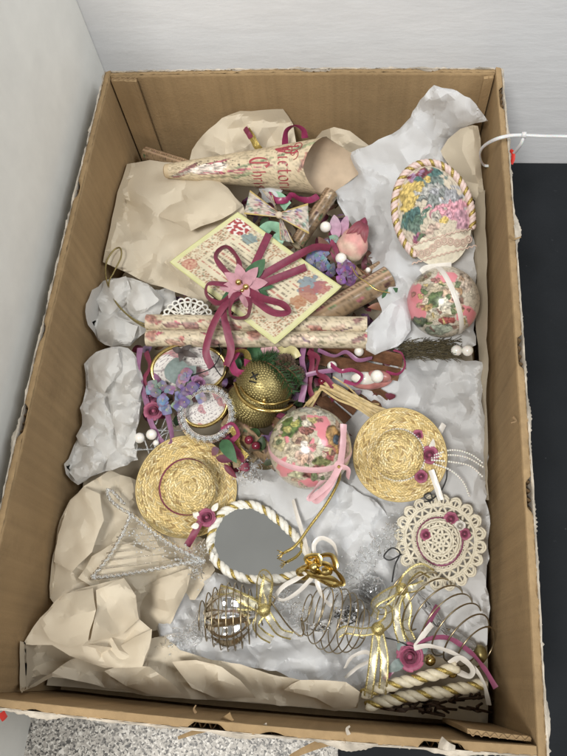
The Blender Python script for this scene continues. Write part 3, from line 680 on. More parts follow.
def needles(mb, pts, ln, cnt, r, R, spread=1.0):
    T, U, B = frames(pts)
    for _ in range(cnt):
        i = R.randrange(len(pts)); a = R.uniform(0, 6.28); d = (U[i]*math.cos(a)+B[i]*math.sin(a))*spread+T[i]*R.uniform(.3, .9); d.normalize()
        l = ln*R.uniform(.6, 1.1); p = pts[i]; s = d.orthogonal().normalized()*r; s2 = d.cross(s)
        mb.add([p+s, p-s*.5+s2*.8, p-s*.5-s2*.8, p+d*l], [(0, 1, 3), (1, 2, 3), (2, 0, 3)])
def printed_tube(A, B, r, colfn, n=70, seg=36, sag=0, wob=.0004, seed=0):
    mb = MB(); A = Vector(A); B = Vector(B); t = (B-A).normalized(); x, y, n_ = frame_at((A+B)/2); c = (n_-t*n_.dot(t)).normalized(); e = t.cross(c)
    vs = []; cl = []
    for i in range(n+1):
        s = i/n; o = A+(B-A)*s
        for k in range(seg+1):
            a = 2*math.pi*k/seg*1.06-math.pi
            rr = r*(1+.05*k/seg)+wob*N3((s*8, a*.7, seed))
            vs.append(o+c*(math.cos(a)*rr)+e*(math.sin(a)*rr)); cl.append(colfn(s, a))
    mb.add(vs, grid_faces(n+1, seg+1), cl)
    # inner turns of the roll
    for q in (.8, .62):
        vs = []; cl = []
        for i in (0, 1):
            for k in range(seg+1):
                a = 2*math.pi*k/seg; vs.append(A+(B-A)*(.002 if i == 0 else .998)+c*(math.cos(a)*r*q)+e*(math.sin(a)*r*q)); cl.append((.5, .42, .29))
        mb.add(vs, grid_faces(2, seg+1), cl)
    return mb

# ================================================================== printed paper cone
A = PX(166, 171, .133); B = PX(322, 167, .140); t = (B-A).normalized(); LA = (B-A).length
ec = VD((A+B)/2); ec = (ec-t*ec.dot(t)).normalized(); es = t.cross(ec)
if es.dot(RM @ Vector((0, -1, 0))) < 0: es = -es
r0, r1 = .0078, .0312
cone = thing('paper_cone', 'rolled cream paper cone printed with red gothic lettering', 'paper cone', (A+B)/2-Vector((0, 0, .03)))
def conept(s, a, off=0):       # s 0..1 along the axis, a angle from the side that faces up
    r = (r0+(r1-r0)*s)*(1+.03*math.sin(a*2+s*3))+off
    return A+t*(LA*s)+ec*(math.cos(a)*r)+es*(math.sin(a)*r)
R_ = random.Random(4)
cb = [(.14, 1.0-.9, .035, .9, .1, (.30, .13, .12)), (.165, .1, .03, .7, .2, (.42, .36, .30)), (.30, -.1, .12, .45, .1, (.70, .60, .52)), (.36, -.55, .035, .16, .5, ROSE), (.40, .45, .05, .2, .5, (.40, .34, .20)),
      (.47, .1, .02, .35, .7, ROSE), (.53, .0, .02, .4, .9, ROSE), (.58, -.25, .03, .3, .5, (.26, .30, .16)), (.52, .35, .03, .22, .3, (.33, .36, .20)), (.40, .25, .02, .25, 1.1, ROSE),
      (.62, .8, .025, .14, .5, (.25, .14, .10)), (.86, -.75, .035, .3, .4, (.30, .33, .18)), (.92, -.3, .025, .5, .1, (.48, .22, .16)), (.78, -.85, .03, .2, .2, ROSE), (.96, .2, .02, .3, .1, (.40, .38, .22))]
for k in range(26): cb.append((.24+.05*(k % 6)+R_.uniform(-.012, .012), -.75+.09*(k//6)+R_.uniform(-.05, .05)+.07*(k % 6), .006, .035, .3, DARK))
for k in range(10): cb.append((R_.uniform(.05, .13), R_.uniform(-.8, .9), .008, .06, .3, (.25, .18, .10)))
def conecol(s, a):
    base = lerp((.66, .55, .36), (.60, .47, .30), .5+.5*noise.noise(Vector((s*6, a, 3))))
    if s < .03: return (.55, .43, .27)
    return collage(s, a, base, cb, 14, .02, 2)
mb = MB(); vs = []; cl = []; NS, NA = 120, 96
def lip(a):
    b = abs(math.atan2(math.sin(a), math.cos(a))); h = math.pi/2
    return .90+.13*(b/h)**1.4 if b < h else 1.30-.27*math.sin(b-.0)**.9
for i in range(NS+1):
    for k in range(NA):
        a = 2*math.pi*k/NA-math.pi; s = lip(a)*i/NS; vs.append(conept(s, a)); cl.append(conecol(s, a))
mb.add(vs, grid_faces(NS+1, NA, False, True), cl)
wrap = part('wrapper', mb, 'print', cone)
mb = MB(); vs = []
for i in range(NS//2+1):
    for k in range(NA):
        a = 2*math.pi*k/NA-math.pi; s = .35+(lip(a)-.002-.35)*i/(NS//2); vs.append(conept(s, a, -.0005))
mb.add(vs, grid_faces(NS//2+1, NA, False, True)); part('inner_face', mb, mat('cone_inside', (.50, .385, .27), .7, var=.14), cone)
mb = MB(); sphere(mb, A, r0*.98, 18, 10, (.35, 1, 1), Matrix((t, es, ec)).transposed()); part('tip', mb, mat('cone_tip', (.42, .31, .19), .7, var=.2), cone)
GL = {'V': [[(.0, .92), (.14, 1.0), (.16, .45), (.3, .0), (.52, .75), (.42, 1.02)], [(.3, .0), (.34, .7)]], 'i': [[(.06, .62), (.06, .06), (.16, .0)], [(.05, .82), (.1, .86)]],
      'c': [[(.32, .55), (.18, .64), (.06, .5), (.06, .12), (.2, .0), (.33, .1)]], 't': [[(.14, .88), (.14, .08), (.28, .0)], [(.0, .62), (.3, .62)]], 'o': [[(.2, .64), (.05, .5), (.05, .12), (.2, .0), (.35, .12), (.35, .5), (.2, .64)]],
      'r': [[(.08, .62), (.08, .0)], [(.08, .48), (.2, .64), (.31, .54)]], 'a': [[(.06, .56), (.2, .64), (.32, .52), (.32, .06), (.4, .0)], [(.32, .36), (.1, .28), (.08, .06), (.3, .08)]],
      'n': [[(.06, .62), (.06, .0)], [(.06, .5), (.22, .64), (.34, .52), (.34, .06), (.42, .0)]], 'C': [[(.5, .82), (.32, 1.0), (.1, .8), (.06, .3), (.24, .0), (.52, .14)], [(.3, .95), (.28, .06)]],
      'h': [[(.08, 1.0), (.08, .0)], [(.08, .48), (.22, .64), (.34, .52), (.34, .1), (.26, -.12)]], 's': [[(.3, .54), (.16, .64), (.07, .5), (.28, .26), (.24, .06), (.06, .04)]],
      'm': [[(.06, .62), (.06, .0)], [(.06, .5), (.18, .64), (.27, .52), (.27, .0)], [(.27, .5), (.4, .64), (.49, .52), (.49, .06), (.56, .0)]]}
def letter(mb, ch, fn, x0, y0, size, nib=.055):
    for st in GL[ch]:
        q = [Vector((p[0], p[1], 0)) for p in st]; q = smooth(q, 4) if len(q) > 2 else [q[0].lerp(q[1], i/4) for i in range(5)]
        vs = []
        for p in q:
            for sg in (-1, 1): vs.append(fn(x0+(p.x+sg*nib*.75)*size, y0+(p.y+sg*nib*.65)*size))
        mb.add(vs, grid_faces(len(q), 2))
def textrow(mb, s, fn, size, y0, x0, big=1.35):
    x = x0
    for k, ch in enumerate(s):
        sz = size*(big if k == 0 else 1); letter(mb, ch, fn, x, y0-(.15*sz if k == 0 else 0), sz)
        x += sz*(max(p[0] for st in GL[ch] for p in st)+.14)
def conemap(s0):
    def f(x, y): s = s0+y/LA; r = r0+(r1-r0)*s; return conept(s, x/r, .0004)
    return f
mb = MB(); textrow(mb, 'Victorian', conemap(.745), .0165, 0, -.0285, 1.5)
textrow(mb, 'Christmas', conemap(.585), .0150, 0, -.0125, 1.5); part('lettering', mb, 'ink_red', cone, label='red gothic words Victorian Christmas')
mb = MB()
for (a0, s0, tw) in [(-.95, .86, 1), (-.75, .80, -1), (-.55, .84, 1)]:
    tube(mb, [conept(s0+.035*math.sin(k*.55)*(1-k/16), a0+.26*math.cos(k*.55)*(1-k/16)*tw, .0004) for k in range(15)], .0005, 4)
part('flourish', mb, 'ink_red', cone)

# ================================================================== square printed card
cL, cT, cR, cB = PX(170, 262, .134), PX(238, 213, .142), PX(341, 287, .150), PX(275, 343, .147)
card = thing('printed_card', 'yellow-edged cream verse card lying diagonally across the paper scrolls', 'card', (cL+cR)/2-Vector((0, 0, .004)))
R_ = random.Random(12)
def cardcol(s, q):     # s along L->T (short), q along L->B (long)
    e = min(s, 1-s)*.66; f = min(q, 1-q)
    if e < .035 or f < .035: return lerp((.56, .55, .27), (.62, .60, .36), .5+.5*noise.noise(Vector((s*9, q*9, 0))))
    base = lerp((.60, .52, .36), (.66, .60, .45), .5+.5*noise.noise(Vector((s*3, q*3, 4))))
    c = base
    half = q < .47
    # ornament bands
    dec = abs(noise.noise(Vector((s*34, q*54, 7))))
    if (e < .12 and f > .05) or (.035 < f < .14) or (.46 < q < .5):
        if dec > .16: c = lerp(c, (.36, .20, .12), min(1, (dec-.16)*5))
        d2 = noise.noise(Vector((s*38, q*50, 17)))
        if d2 > .33: c = lerp(c, (.14, .20, .13), .6)
    corner = math.hypot((s-.86)*.66, q-.11)
    if corner < .085: c = lerp((.34, .06, .06), (.72, .68, .62), 1 if (noise.noise(Vector((s*30, q*42, 3))) > .05) else 0)
    if math.hypot((s-.12)*.66, q-.12) < .055: c = lerp((.36, .13, .10), (.60, .40, .28), .5+.9*noise.noise(Vector((s*40, q*60, 3))))
    for (cs, cq, rr, co) in [(.80, .84, .09, (.13, .20, .26)), (.70, .88, .07, (.34, .12, .09)), (.86, .90, .06, (.34, .10, .10)), (.80, .25, .06, (.13, .22, .24)), (.55, .88, .06, (.36, .16, .08))]:
        d = math.hypot((s-cs)*.66, q-cq)/rr+.5*noise.noise(Vector((s*22, q*30, cs*9)))
        if d < .9: c = lerp(c, co, .8)
    # lines of tiny print
    if .22 < s < .80 and (.16 < q < .44 or .52 < q < .80) and corner > .1:
        row = (s-.22)/.055; fr = row-math.floor(row)
        if .25 < fr < .62 and noise.noise(Vector((math.floor(row)*3.7, q*75, 1))) > -.12: c = lerp(c, (.16, .12, .09) if math.floor(row) % 4 else (.38, .10, .08), .75)
    return c
mb = MB(); vs = []; cl = []; n1, n2 = 110, 160
def cardpt(s, q, off=0):
    p = (cL*(1-s)+cT*s)*(1-q)+(cB*(1-s)+cR*s)*q
    return p+Vector((0, 0, .003*math.sin(math.pi*q)*math.sin(math.pi*s)+.0012*math.sin(q*5+s*2)+off))
for i in range(n1+1):
    for j in range(n2+1): vs.append(cardpt(i/n1, j/n2)); cl.append(cardcol(i/n1, j/n2))
mb.add(vs, grid_faces(n1+1, n2+1), cl); part('printed_face', mb, 'print', card)
mb = MB(); vs = []
for i in range(13):
    for j in range(17): vs.append(cardpt(i/12, j/16, -.0011))
mb.add(vs, grid_faces(13, 17)[::-1]); part('backing', mb, 'cream', card)
mb = MB(); per = [(i/20, 0) for i in range(20)]+[(1, i/20) for i in range(20)]+[(1-i/20, 1) for i in range(20)]+[(0, 1-i/20) for i in range(20)]
tube(mb, [cardpt(a, b, -.0004) for a, b in per], .0009, 5, True); part('border', mb, mat('card_edge', (.55, .54, .26), .6, var=.1), card)
# bow and flower on the card
bow = thing('velvet_bow', 'burgundy velvet bow with long tails tied over the verse card', 'bow', PX(243, 284, .15))
ctr = PX(243, 285, .158)
def rib(parent, pts, wd, m, roll=0.0, name='ribbon', n=8, taper=0, crown=.08):
    mb = MB(); ribbon(mb, smooth([Vector(p) if not isinstance(p, tuple) else PX(*p) for p in pts], n), wd, roll, crown, taper=taper); return part(name, mb, m, parent)
WV = .0078
rib(bow, [(246, 284, .157), (256, 262, .155), (269, 234, .152)], WV, 'velvet', 0, 'tail')
rib(bow, [(248, 284, .157), (275, 268, .160), (302, 253, .157), (316, 247, .150), (330, 248, .14)], WV, 'velvet', [0, .1, .3, .5, .3], 'tail')
rib(bow, [(250, 288, .156), (275, 279, .158), (306, 267, .153)], WV, 'velvet', 0, 'tail')
rib(bow, [(243, 286, .157), (226, 272, .167), (216, 256, .166), (226, 247, .161), (237, 258, .158), (242, 280, .156)], WV, 'velvet', [.2, .7, 1.0, 1.1, .9, .3], 'loop', 9)
rib(bow, [(240, 286, .157), (222, 284, .164), (208, 284, .164), (207, 296, .158), (220, 303, .157), (238, 290, .156)], WV, 'velvet', [.3, .9, 1.2, 1.1, .8, .3], 'loop', 9)
rib(bow, [(243, 288, .157), (232, 300, .163), (231, 316, .160), (246, 317, .158), (250, 304, .157), (246, 290, .156)], WV, 'velvet', [.3, .9, 1.2, 1.1, .8, .3], 'loop', 9)
rib(bow, [(246, 290, .157), (262, 298, .164), (282, 304, .163), (288, 312, .157), (272, 312, .155), (250, 296, .155)], WV, 'velvet', [.2, .4, .6, 1.0, .5, .3], 'loop', 9)
rib(bow, [(236, 292, .157), (221, 310, .155), (211, 330, .146), (206, 352, .138), (212, 368, .132)], WV, 'velvet', [.2, .5, .6, .3, -.2], 'tail')
rib(bow, [(240, 294, .157), (224, 308, .153), (227, 330, .147), (231, 350, .138), (226, 366, .132)], WV, 'velvet', [.2, -.5, -.2, .3, .5], 'tail')
fl = thing('silk_poinsettia', 'dusty pink silk poinsettia with gold beads on the velvet bow', 'flower', PX(243, 284, .158))
x, y, n_ = frame_at(ctr); s_ = MPP(.16)
for k, (dx, dy, wd) in enumerate([(-27, 4, 13), (-19, 20, 13), (4, 26, 13), (22, 17, 13), (28, -3, 14), (17, -20, 13), (-6, -24, 13), (-21, -14, 12), (6, 14, 10), (-14, 2, 10), (12, -9, 10)]):
    mb = MB(); o = .002 if k < 8 else .0045
    leaf(mb, ctr+n_*o, ctr+n_*(o+.0015+.001*(k % 3))+(x*dx-y*dy)*s_*.95, wd*s_, n_, .10, .22, shape=1.0); part('petal', mb, 'poin', fl)
for k, (dx, dy) in enumerate([(-5, -3), (3, 2), (-1, 6)]):
    if k < 3: pearl(fl, ctr+n_*.0075+(x*dx-y*dy)*s_, .0031 if k < 2 else .002, 'gold', 'bead')
for (dx, dy, wd) in [(24, -28, 16), (-17, 22, 13), (-24, 17, 10), (28, 12, 12), (34, 2, 10), (15, -25, 12)]:
    mb = MB(); leaf(mb, ctr-n_*.001+(x*dx-y*dy)*s_*.2, ctr-n_*.0005+(x*dx-y*dy)*s_, wd*s_, n_, .08, .2); part('leaf', mb, 'leaf', fl)

# ================================================================== paper scrolls
def scrollcol(seed, off):
    bl = []; R = random.Random(seed)
    for k in range(11):
        s = (k+.5)/11+R.uniform(-.02, .02)
        bl.append((s, R.uniform(-.7, .7), R.uniform(.02, .045), R.uniform(.4, .9), R.uniform(-.3, .3), R.choice([(.42, .20, .15), (.50, .30, .22), (.55, .38, .28), (.30, .16, .14), (.60, .46, .34)])))
        bl.append((s+.035, R.uniform(-.8, .8), .012, .35, R.uniform(-.6, .6), R.choice([ROSE, (.40, .12, .10), (.30, .26, .16), (.25, .15, .2)])))
    for k in range(30): bl.append((R.uniform(.15, .95), R.uniform(-1.2, 1.2), .003, .06, 0, DARK))
    return lambda s, a: collage(s*2.2, a*.35, lerp((.63, .54, .38), (.57, .46, .31), .5+.5*noise.noise(Vector((s*7, a, off)))), [(b[0]*2.2, b[1]*.35, b[2]*2.2, b[3]*.35, b[4], b[5]) for b in bl], 9, .04, off)
for k, (y1, y2, z, lab) in enumerate([(322.5, 325, .124, 'upper printed paper scroll, the one touching the crocheted fan'), (338, 340, .1235, 'lower printed paper scroll, the one above the gold medallion')]):
    a, b = PX(147, y1, z), PX(367, y2, z+.001)
    sc = thing('paper_scroll', lab, 'scroll', (a+b)/2-Vector((0, 0, .009)), 'printed paper scrolls under the card')
    part('rolled_sheet', printed_tube(a, b, .0086, scrollcol(31+k, 3+k*5), 150, 36, seed=k), 'print', sc)
    for e, q in ((a, b), (b, a)):
        mb = MB(); d = (q-e).normalized(); xx, yy, zz = basis(d); sp = [e+d*.0006+xx*(math.cos(j*.5)*(.0018+.006*j/40))+yy*(math.sin(j*.5)*(.0018+.006*j/40)) for j in range(40)]
        tube(mb, sp, .0004, 4); part('roll_end', mb, 'cream2', sc)

# crocheted fan
fan = thing('crochet_fan', 'small white crocheted lace fan standing behind the upper scroll', 'lace', PX(188, 318, .118))
fc = PX(188, 320, .122); x, y, n_ = frame_at(fc); s_ = MPP(.12); mb = MB()
fp = lambda r, a, o=0: fc+x*(math.cos(a)*r*s_)+y*(math.sin(a)*r*s_*.86)+n_*(.002*math.sin(a*9)+o)
for r, th in ((9, 1.0), (13, .8), (22, .8)): tube(mb, [fp(r, math.pi*i/40) for i in range(41)], th*s_*1.3, 5)
for k in range(11):
    a0 = math.pi*k/11; a1 = math.pi*(k+1)/11; am = (a0+a1)/2
    tube(mb, smooth([fp(22, a0), fp(25.5, a0+.03), fp(27, am), fp(25.5, a1-.03), fp(22, a1)], 4), s_*1.1, 5)
    tube(mb, [fp(13, am), fp(22, a0)], s_*1.0, 5); tube(mb, [fp(13, am), fp(22, a1)], s_*1.0, 5)
    for r in (10.5, 17.5): sphere(mb, fp(r, a0), s_*1.5, 6, 4)
part('lace', mb, 'lacew', fan)
# gold hanging cord at left
gc = thing('gold_cord_loop', 'thin antique gold hanging cord looped by the left tissue clump', 'cord', PX(118, 290, .118))
mb = MB(); tube(mb, curve([(148, 329, .126), (132, 319, .126), (116, 302, .126), (107, 282, .125), (106, 264, .123), (113, 251, .124), (120, 248, .126), (121, 257, .126), (114, 272, .126), (109, 284, .127), (117, 304, .128), (132, 318, .128), (148, 326, .128)], 10), .0009, 6); part('cord', mb, 'golddark', gc)

# ================================================================== brocade bow and pale green ribbon
bb = thing('brocade_bow', 'cream floral brocade bow with gold edges beside the printed cone', 'bow', PX(278, 215, .13))
BP = rblobs(60, [(.60, .30, .30), (.30, .42, .36), (.45, .16, .20), (.62, .55, .45), (.35, .30, .48), (.25, .35, .22)], .06, .14, 5, 1.1)
def brc(s, q):
    if abs(s) > .86: return (.50, .37, .13)
    return collage(s*.6, q*1.4-.6, (.62, .54, .46), BP, 9, .06, 5)
def wing(pts, wd, roll, name):
    mb = MB(); ribbon(mb, smooth(P3(pts), 10), wd, roll, .12, brc, ns=14); return part(name, mb, 'fabricprint', bb)
def fanwing(c, e1, e2, zc, ze, name):     # pleated wing spreading from the knot
    mb = MB(); vs = []; cl = []
    for i in range(17):
        q = i/16
        for j in range(21):
            s = j/20; u = c[0]+(e1[0]*(1-s)+e2[0]*s-c[0])*q; v = c[1]+(e1[1]*(1-s)+e2[1]*s-c[1])*q
            pin = (s-.5)*6*(1-q); v += pin*.8; u += abs(s-.5)*-0
            vs.append(PX(u, v, zc+(ze-zc)*q+.006*math.sin(q*math.pi)+.0022*math.sin(s*15)*(1-q*.5))); cl.append(brc(s*2-1, q))
    mb.add(vs, grid_faces(17, 21), cl); return part(name, mb, 'fabricprint', bb)
fanwing((279, 215), (250, 190), (244, 214), .143, .139, 'loop'); fanwing((279, 215), (308, 203), (309, 234), .143, .138, 'loop')
fanwing((279, 216), (294, 243), (280, 240), .141, .134, 'tail'); fanwing((278, 214), (262, 190), (272, 192), .138, .132, 'tail')
mb = MB(); sphere(mb, PX(279, 215, .144), .0042, 16, 10, (1, 1, .8), col=(.58, .48, .36)); part('knot', mb, 'fabricprint', bb)
def folded(name, label, cat, pts, wd, m, roll):
    mb = MB(); ribbon(mb, curve(pts, 8), wd, roll); return solo(name, mb, m, label, cat)
folded('green_ribbon', 'shiny pale green ribbon fold under the brocade bow', 'ribbon', [(262, 232, .133), (270, 226, .138), (280, 230, .137), (277, 241, .134), (268, 246, .136)], .013, 'palegreen', [.2, .6, .1, -.5])
folded('green_ribbon', 'short pale green ribbon scrap beside the mouth of the cone', 'ribbon', [(272, 196, .124), (280, 198, .13), (288, 207, .13)], .012, 'palegreen', .3)
folded('magenta_ribbon', 'magenta satin ribbon curl behind the printed cone', 'ribbon', [(285, 148, .128), (286, 132, .146), (294, 126, .152), (303, 130, .150), (305, 138, .142)], .008, 'magenta', [.2, .8, 1.1, .9, .2])
folded('magenta_ribbon', 'magenta satin ribbon loop hanging under the printed cone', 'ribbon', [(268, 194, .132), (275, 200, .137), (286, 200, .137), (292, 195, .132), (300, 199, .134), (310, 200, .136), (318, 196, .13)], .007, 'magenta', [.3, .1, .4, .8, .2, -.2])
folded('gold_ribbon', 'red and gold ribbon end poking from the crumpled cream paper', 'ribbon', [(247, 130, .146), (252, 137, .148), (256, 145, .145), (260, 150, .14)], .008, 'cordgold', [.1, .4, .2])
folded('red_ribbon', 'small dark red ribbon tip beside the red and gold ribbon', 'ribbon', [(245, 128, .15), (248, 133, .152), (251, 138, .148)], .006, 'velvet', .3)

# ================================================================== flower spray of rosebud, pearls and hydrangea
sp = thing('flower_spray', 'rosebud and hydrangea spray with white pearls beside the verse card', 'flower spray', PX(340, 250, .112))
c0 = PX(353, 244, .128); x, y, n_ = frame_at(c0); s_ = MPP(.13)
rot = Matrix((x, y, n_)).transposed() @ Matrix.Rotation(-.45, 3, 'Z')
mb = MB(); vs = []; cl = []
for j in range(25):
    ph = math.pi*j/24
    for i in range(32):
        th = 2*math.pi*i/32; k = math.cos(ph); rr = 16*s_*math.sin(ph)*(1-.16*k)*(1+.13*abs(math.sin(1.5*th+ph*3.2))-.05)
        q = Vector((rr*math.cos(th), 20*s_*k, rr*math.sin(th)*.85)); vs.append(c0+rot @ q)
        m_ = noise.noise(Vector((th*1.3, ph*2, 2))); c = lerp((.62, .30, .27), (.68, .52, .40), max(0, min(1, -.9*k+.2+m_)))
        if k < -.7: c = lerp(c, (.62, .54, .38), .7)
        cl.append(c)
mb.add(vs, grid_faces(25, 32, False, True), cl); bud = part('rosebud', mb, 'bud', sp)
for k in range(5):
    mb = MB(); mb.cc = (.16, .03, .05); a = -.9+k*.45; tip = c0+rot @ Vector((math.sin(a)*14*s_, (6+6*math.cos(a*1.5))*s_, 13*s_)); leaf(mb, c0+rot @ Vector((0, 27*s_, 3*s_)), tip, 9*s_, n_, .18, -.35, (.13, .02, .04), (.26, .06, .07)); part('sepal', mb, 'bud', sp)
mb = MB(); tube(mb, smooth([c0+rot @ Vector((0, 17*s_, 0)), c0+rot @ Vector((0, 24*s_, 1*s_)), c0+rot @ Vector((-1*s_, 31*s_, 0))], 6), [.009, .0085, .008, .0075, .007, .006, .0055, .005, .0045, .004, .003, .002, .001], 12); part('calyx', mb, 'velvet', sp)
for (u, v, z, r) in [(325.5, 227, .136, 6.3), (341, 258.5, .138, 6.3), (368, 270, .124, 3)]: pearl(sp, PX(u, v, z), r*s_*.98)
for (u0, v0, u1, v1, w_, c1, c2) in [(337, 240, 334, 214, 13, (.48, .24, .36), (.60, .44, .52)), (342, 236, 347, 215, 10, (.45, .20, .32), (.55, .36, .46)), (335, 262, 318, 236, 12, (.14, .06, .04), (.20, .10, .07)), (338, 264, 331, 238, 9, (.20, .03, .07), (.28, .05, .10)),
                                (345, 260, 362, 275, 8, (.16, .08, .05), (.24, .16, .08))]:
    mb = MB(); leaf(mb, PX(u0, v0, .126), PX(u1, v1, .133), w_*s_, n_, .12, .25, c1, c2); part('petal', mb, 'petalpurple', sp)
R_ = random.Random(21)
def hydrangea(parent, u, v, z, r, cols, seed, cnt=9):
    R = random.Random(seed); c = PX(u, v, z); x, y, n = frame_at(c); s = MPP(z)
    for k in range(cnt):
        a = R.uniform(0, 6.28); d = r*math.sqrt(R.uniform(0, 1)); p = c+(x*math.cos(a)+y*math.sin(a))*d*s+n*(.004*(1-d/r)+R.uniform(0, .003))
        nn = (n+(x*math.cos(a)+y*math.sin(a))*R.uniform(.1, .8)).normalized(); e, f, g = basis(nn, x*math.cos(k)+y*math.sin(k)); co = R.choice(cols)
        mb = MB()
        for q in range(4):
            b = q*math.pi/2; dd = e*math.cos(b)+f*math.sin(b); cc = tuple(min(1, h*R.uniform(.45, .95)) for h in co); leaf(mb, p, p+dd*6.4*s+nn*.001, 7.5*s, nn, .12, .18, lerp(cc, (.3, .26, .3), .3), cc, n=5, ns=2)
        sphere(mb, p+nn*.0008, .8*s, 6, 4, col=(.55, .5, .25)); part('floret', mb, 'petalpurple', parent)
hydrangea(sp, 323, 264, .128, 15, [(.22, .22, .45), (.26, .30, .48), (.30, .24, .46), (.35, .40, .42)], 3, 11)
hydrangea(sp, 345, 275, .130, 12, [(.30, .12, .36), (.36, .18, .42), (.22, .08, .28)], 4, 10)
hydrangea(sp, 331, 246, .124, 8, [(.50, .48, .52), (.36, .34, .48)], 5, 4)
mb = MB(); tube(mb, curve([(350, 262, .136), (356, 275, .138), (366, 282, .138), (377, 290, .136), (390, 293, .134)], 10), .0007, 5); part('wire_tendril', mb, 'gold', sp)
mb = MB(); tube(mb, curve([(346, 262, .13), (360, 270, .128), (376, 282, .12), (384, 286, .115)], 8), .0012, 5); part('stem', mb, 'bark', sp)

# ================================================================== floral wrapped rolls and cinnamon sticks
def floralcol(seed, base=(.26, .17, .09)):
    bl = rblobs(34, [(.45, .14, .16), (.52, .28, .24), (.08, .14, .06), (.12, .18, .08), (.36, .24, .13), (.5, .38, .24), (.10, .05, .04)], .05, .13, seed, 1.0)
    def f(s, a):
        if abs(a+.8) < .14: return (.16, .07, .04) if (s*26) % 1 < .45 else (.50, .36, .22)
        if abs(a+.5) < .13 or abs(a+1.1) < .13: return (.46, .31, .20)
        return collage(s*2-1, a*.45, base, bl, 6, .08, seed)
    return f
def froll(label, A, B, r, seed):
    a, b = PX(*A), PX(*B); o = thing('floral_roll', label, 'paper roll', (a+b)/2-Vector((0, 0, r)), 'floral printed paper rolls'); part('rolled_sheet', printed_tube(a, b, r, floralcol(seed), 60, 32, seed=seed), 'printgloss', o); return o
froll('fat floral printed paper roll pointing at the tissue right of the card', (298, 330, .110), (389, 277, .118), .0125, 51)
froll('narrow brown floral paper roll below the mouth of the cone', (296, 245, .112), (331, 193, .118), .0085, 52)
froll('dark floral paper roll lying under the gold woven bell', (228, 420, .086), (282, 462, .088), .0115, 53)
froll('brown floral paper roll lying in the back left corner', (146, 154, .098), (190, 168, .105), .009, 54)
froll('green floral paper roll beneath the rosebud spray', (330, 300, .100), (392, 262, .104), .009, 55)
def stick(label, A, B, r, seed, nm='cinnamon_stick', cat='cinnamon stick', m='bark'):
    mb = MB(); a, b = PX(*A), PX(*B); t = (b-a).normalized(); x, y, n_ = frame_at((a+b)/2); c = (n_-t*n_.dot(t)).normalized(); e = t.cross(c)
    for sg in (-1, 1):
        vs = []
        for i in range(33):
            o = a+(b-a)*(i/32)
            for k in range(22):
                ph = k/21*4.6; rr = r*(.62-.055*ph)*(1+.06*N3((i*.3, k*.4, seed))); q = o+e*(sg*(r*.45))+e*(sg*math.cos(ph-1.2)*rr)+c*(math.sin(ph+.2)*rr); vs.append(q)
        mb.add(vs, grid_faces(33, 22))
    return solo(nm, mb, m, label, cat, 'cinnamon sticks')
stick('cinnamon stick lying under the right end of the lower scroll', (322, 352, .108), (401, 368, .112), .0135, 1)
stick('cinnamon stick beside the raffia near the pink bowed ball', (318, 388, .096), (352, 416, .090), .0135, 2)
stick('short cinnamon stick behind the raffia bundle', (352, 384, .094), (385, 404, .09), .011, 3)
stick('cinnamon stick tucked below the flower spray', (300, 262, .10), (352, 284, .10), .011, 4)

# added dark leaf-shaped flakes that stand in for shade in the pile's gaps
R_ = random.Random(44); mb = MB(); PCOL = [(.10, .05, .03), (.16, .09, .05), (.14, .02, .04), (.20, .04, .08), (.05, .08, .03), (.08, .10, .05), (.16, .08, .16), (.26, .18, .10), (.22, .14, .20), (.32, .25, .17)]
for k in range(1200):
    u, v = R_.uniform(142, 398), R_.uniform(196, 470)
    if v > 420 and (u < 215 or u > 345): continue
    if v < 250 and (u < 245 or u > 350): continue
    if v < 345 and u < 175: continue
    z = R_.uniform(.062, .103); p = PX(u, v, z); a = R_.uniform(0, 6.28); d = Vector((math.cos(a), math.sin(a), R_.uniform(-.5, .5)))*R_.uniform(.008, .02); co = R_.choice(PCOL)
    leaf(mb, p, p+d, R_.uniform(.005, .011), (R_.uniform(-.6, .6), R_.uniform(-.6, .6), 1), R_.uniform(-.2, .3), R_.uniform(.1, .5), co, tuple(q*R_.uniform(.6, 1.3) for q in co), n=5, ns=2)
solo('shade_flakes', mb, 'petalpurple', 'added dark flakes standing in for shade in gaps under the card and bell', 'shade_flakes', kind='stuff')
# ================================================================== raffia, shell spray, moss
def fibres(label, name, cat, U0, U1, n, spread, z, m, r, seed, wav=4):
    R = random.Random(seed); mb = MB()
    for k in range(n):
        a = (U0[0]+R.gauss(0, spread), U0[1]+R.gauss(0, spread), z+R.uniform(-.004, .006)); b = (U1[0]+R.gauss(0, spread), U1[1]+R.gauss(0, spread), z+R.uniform(-.006, .004))
        mid = [(a[0]+(b[0]-a[0])*t+R.gauss(0, wav*.4), a[1]+(b[1]-a[1])*t+R.gauss(0, wav*.4), a[2]+(b[2]-a[2])*t+R.uniform(0, .005)) for t in (.33, .66)]
        ribbon(mb, curve([a, mid[0], mid[1], b], 5), r*R.uniform(.6, 1.3), R.uniform(-.6, .6), .1, ns=2)
    return solo(name, mb, m, label, cat, kind=None)
fibres('tied bundle of pale raffia strands by the cinnamon sticks', 'raffia_bundle', 'raffia', (326, 385), (378, 413), 26, 4.2, .108, 'raffia', .0024, 3)
fibres('short raffia wisps beside the pine cones', 'raffia_wisp', 'raffia', (308, 405), (324, 384), 7, 2.5, .106, 'raffia', .002, 4)
R_ = random.Random(77); mb = MB()
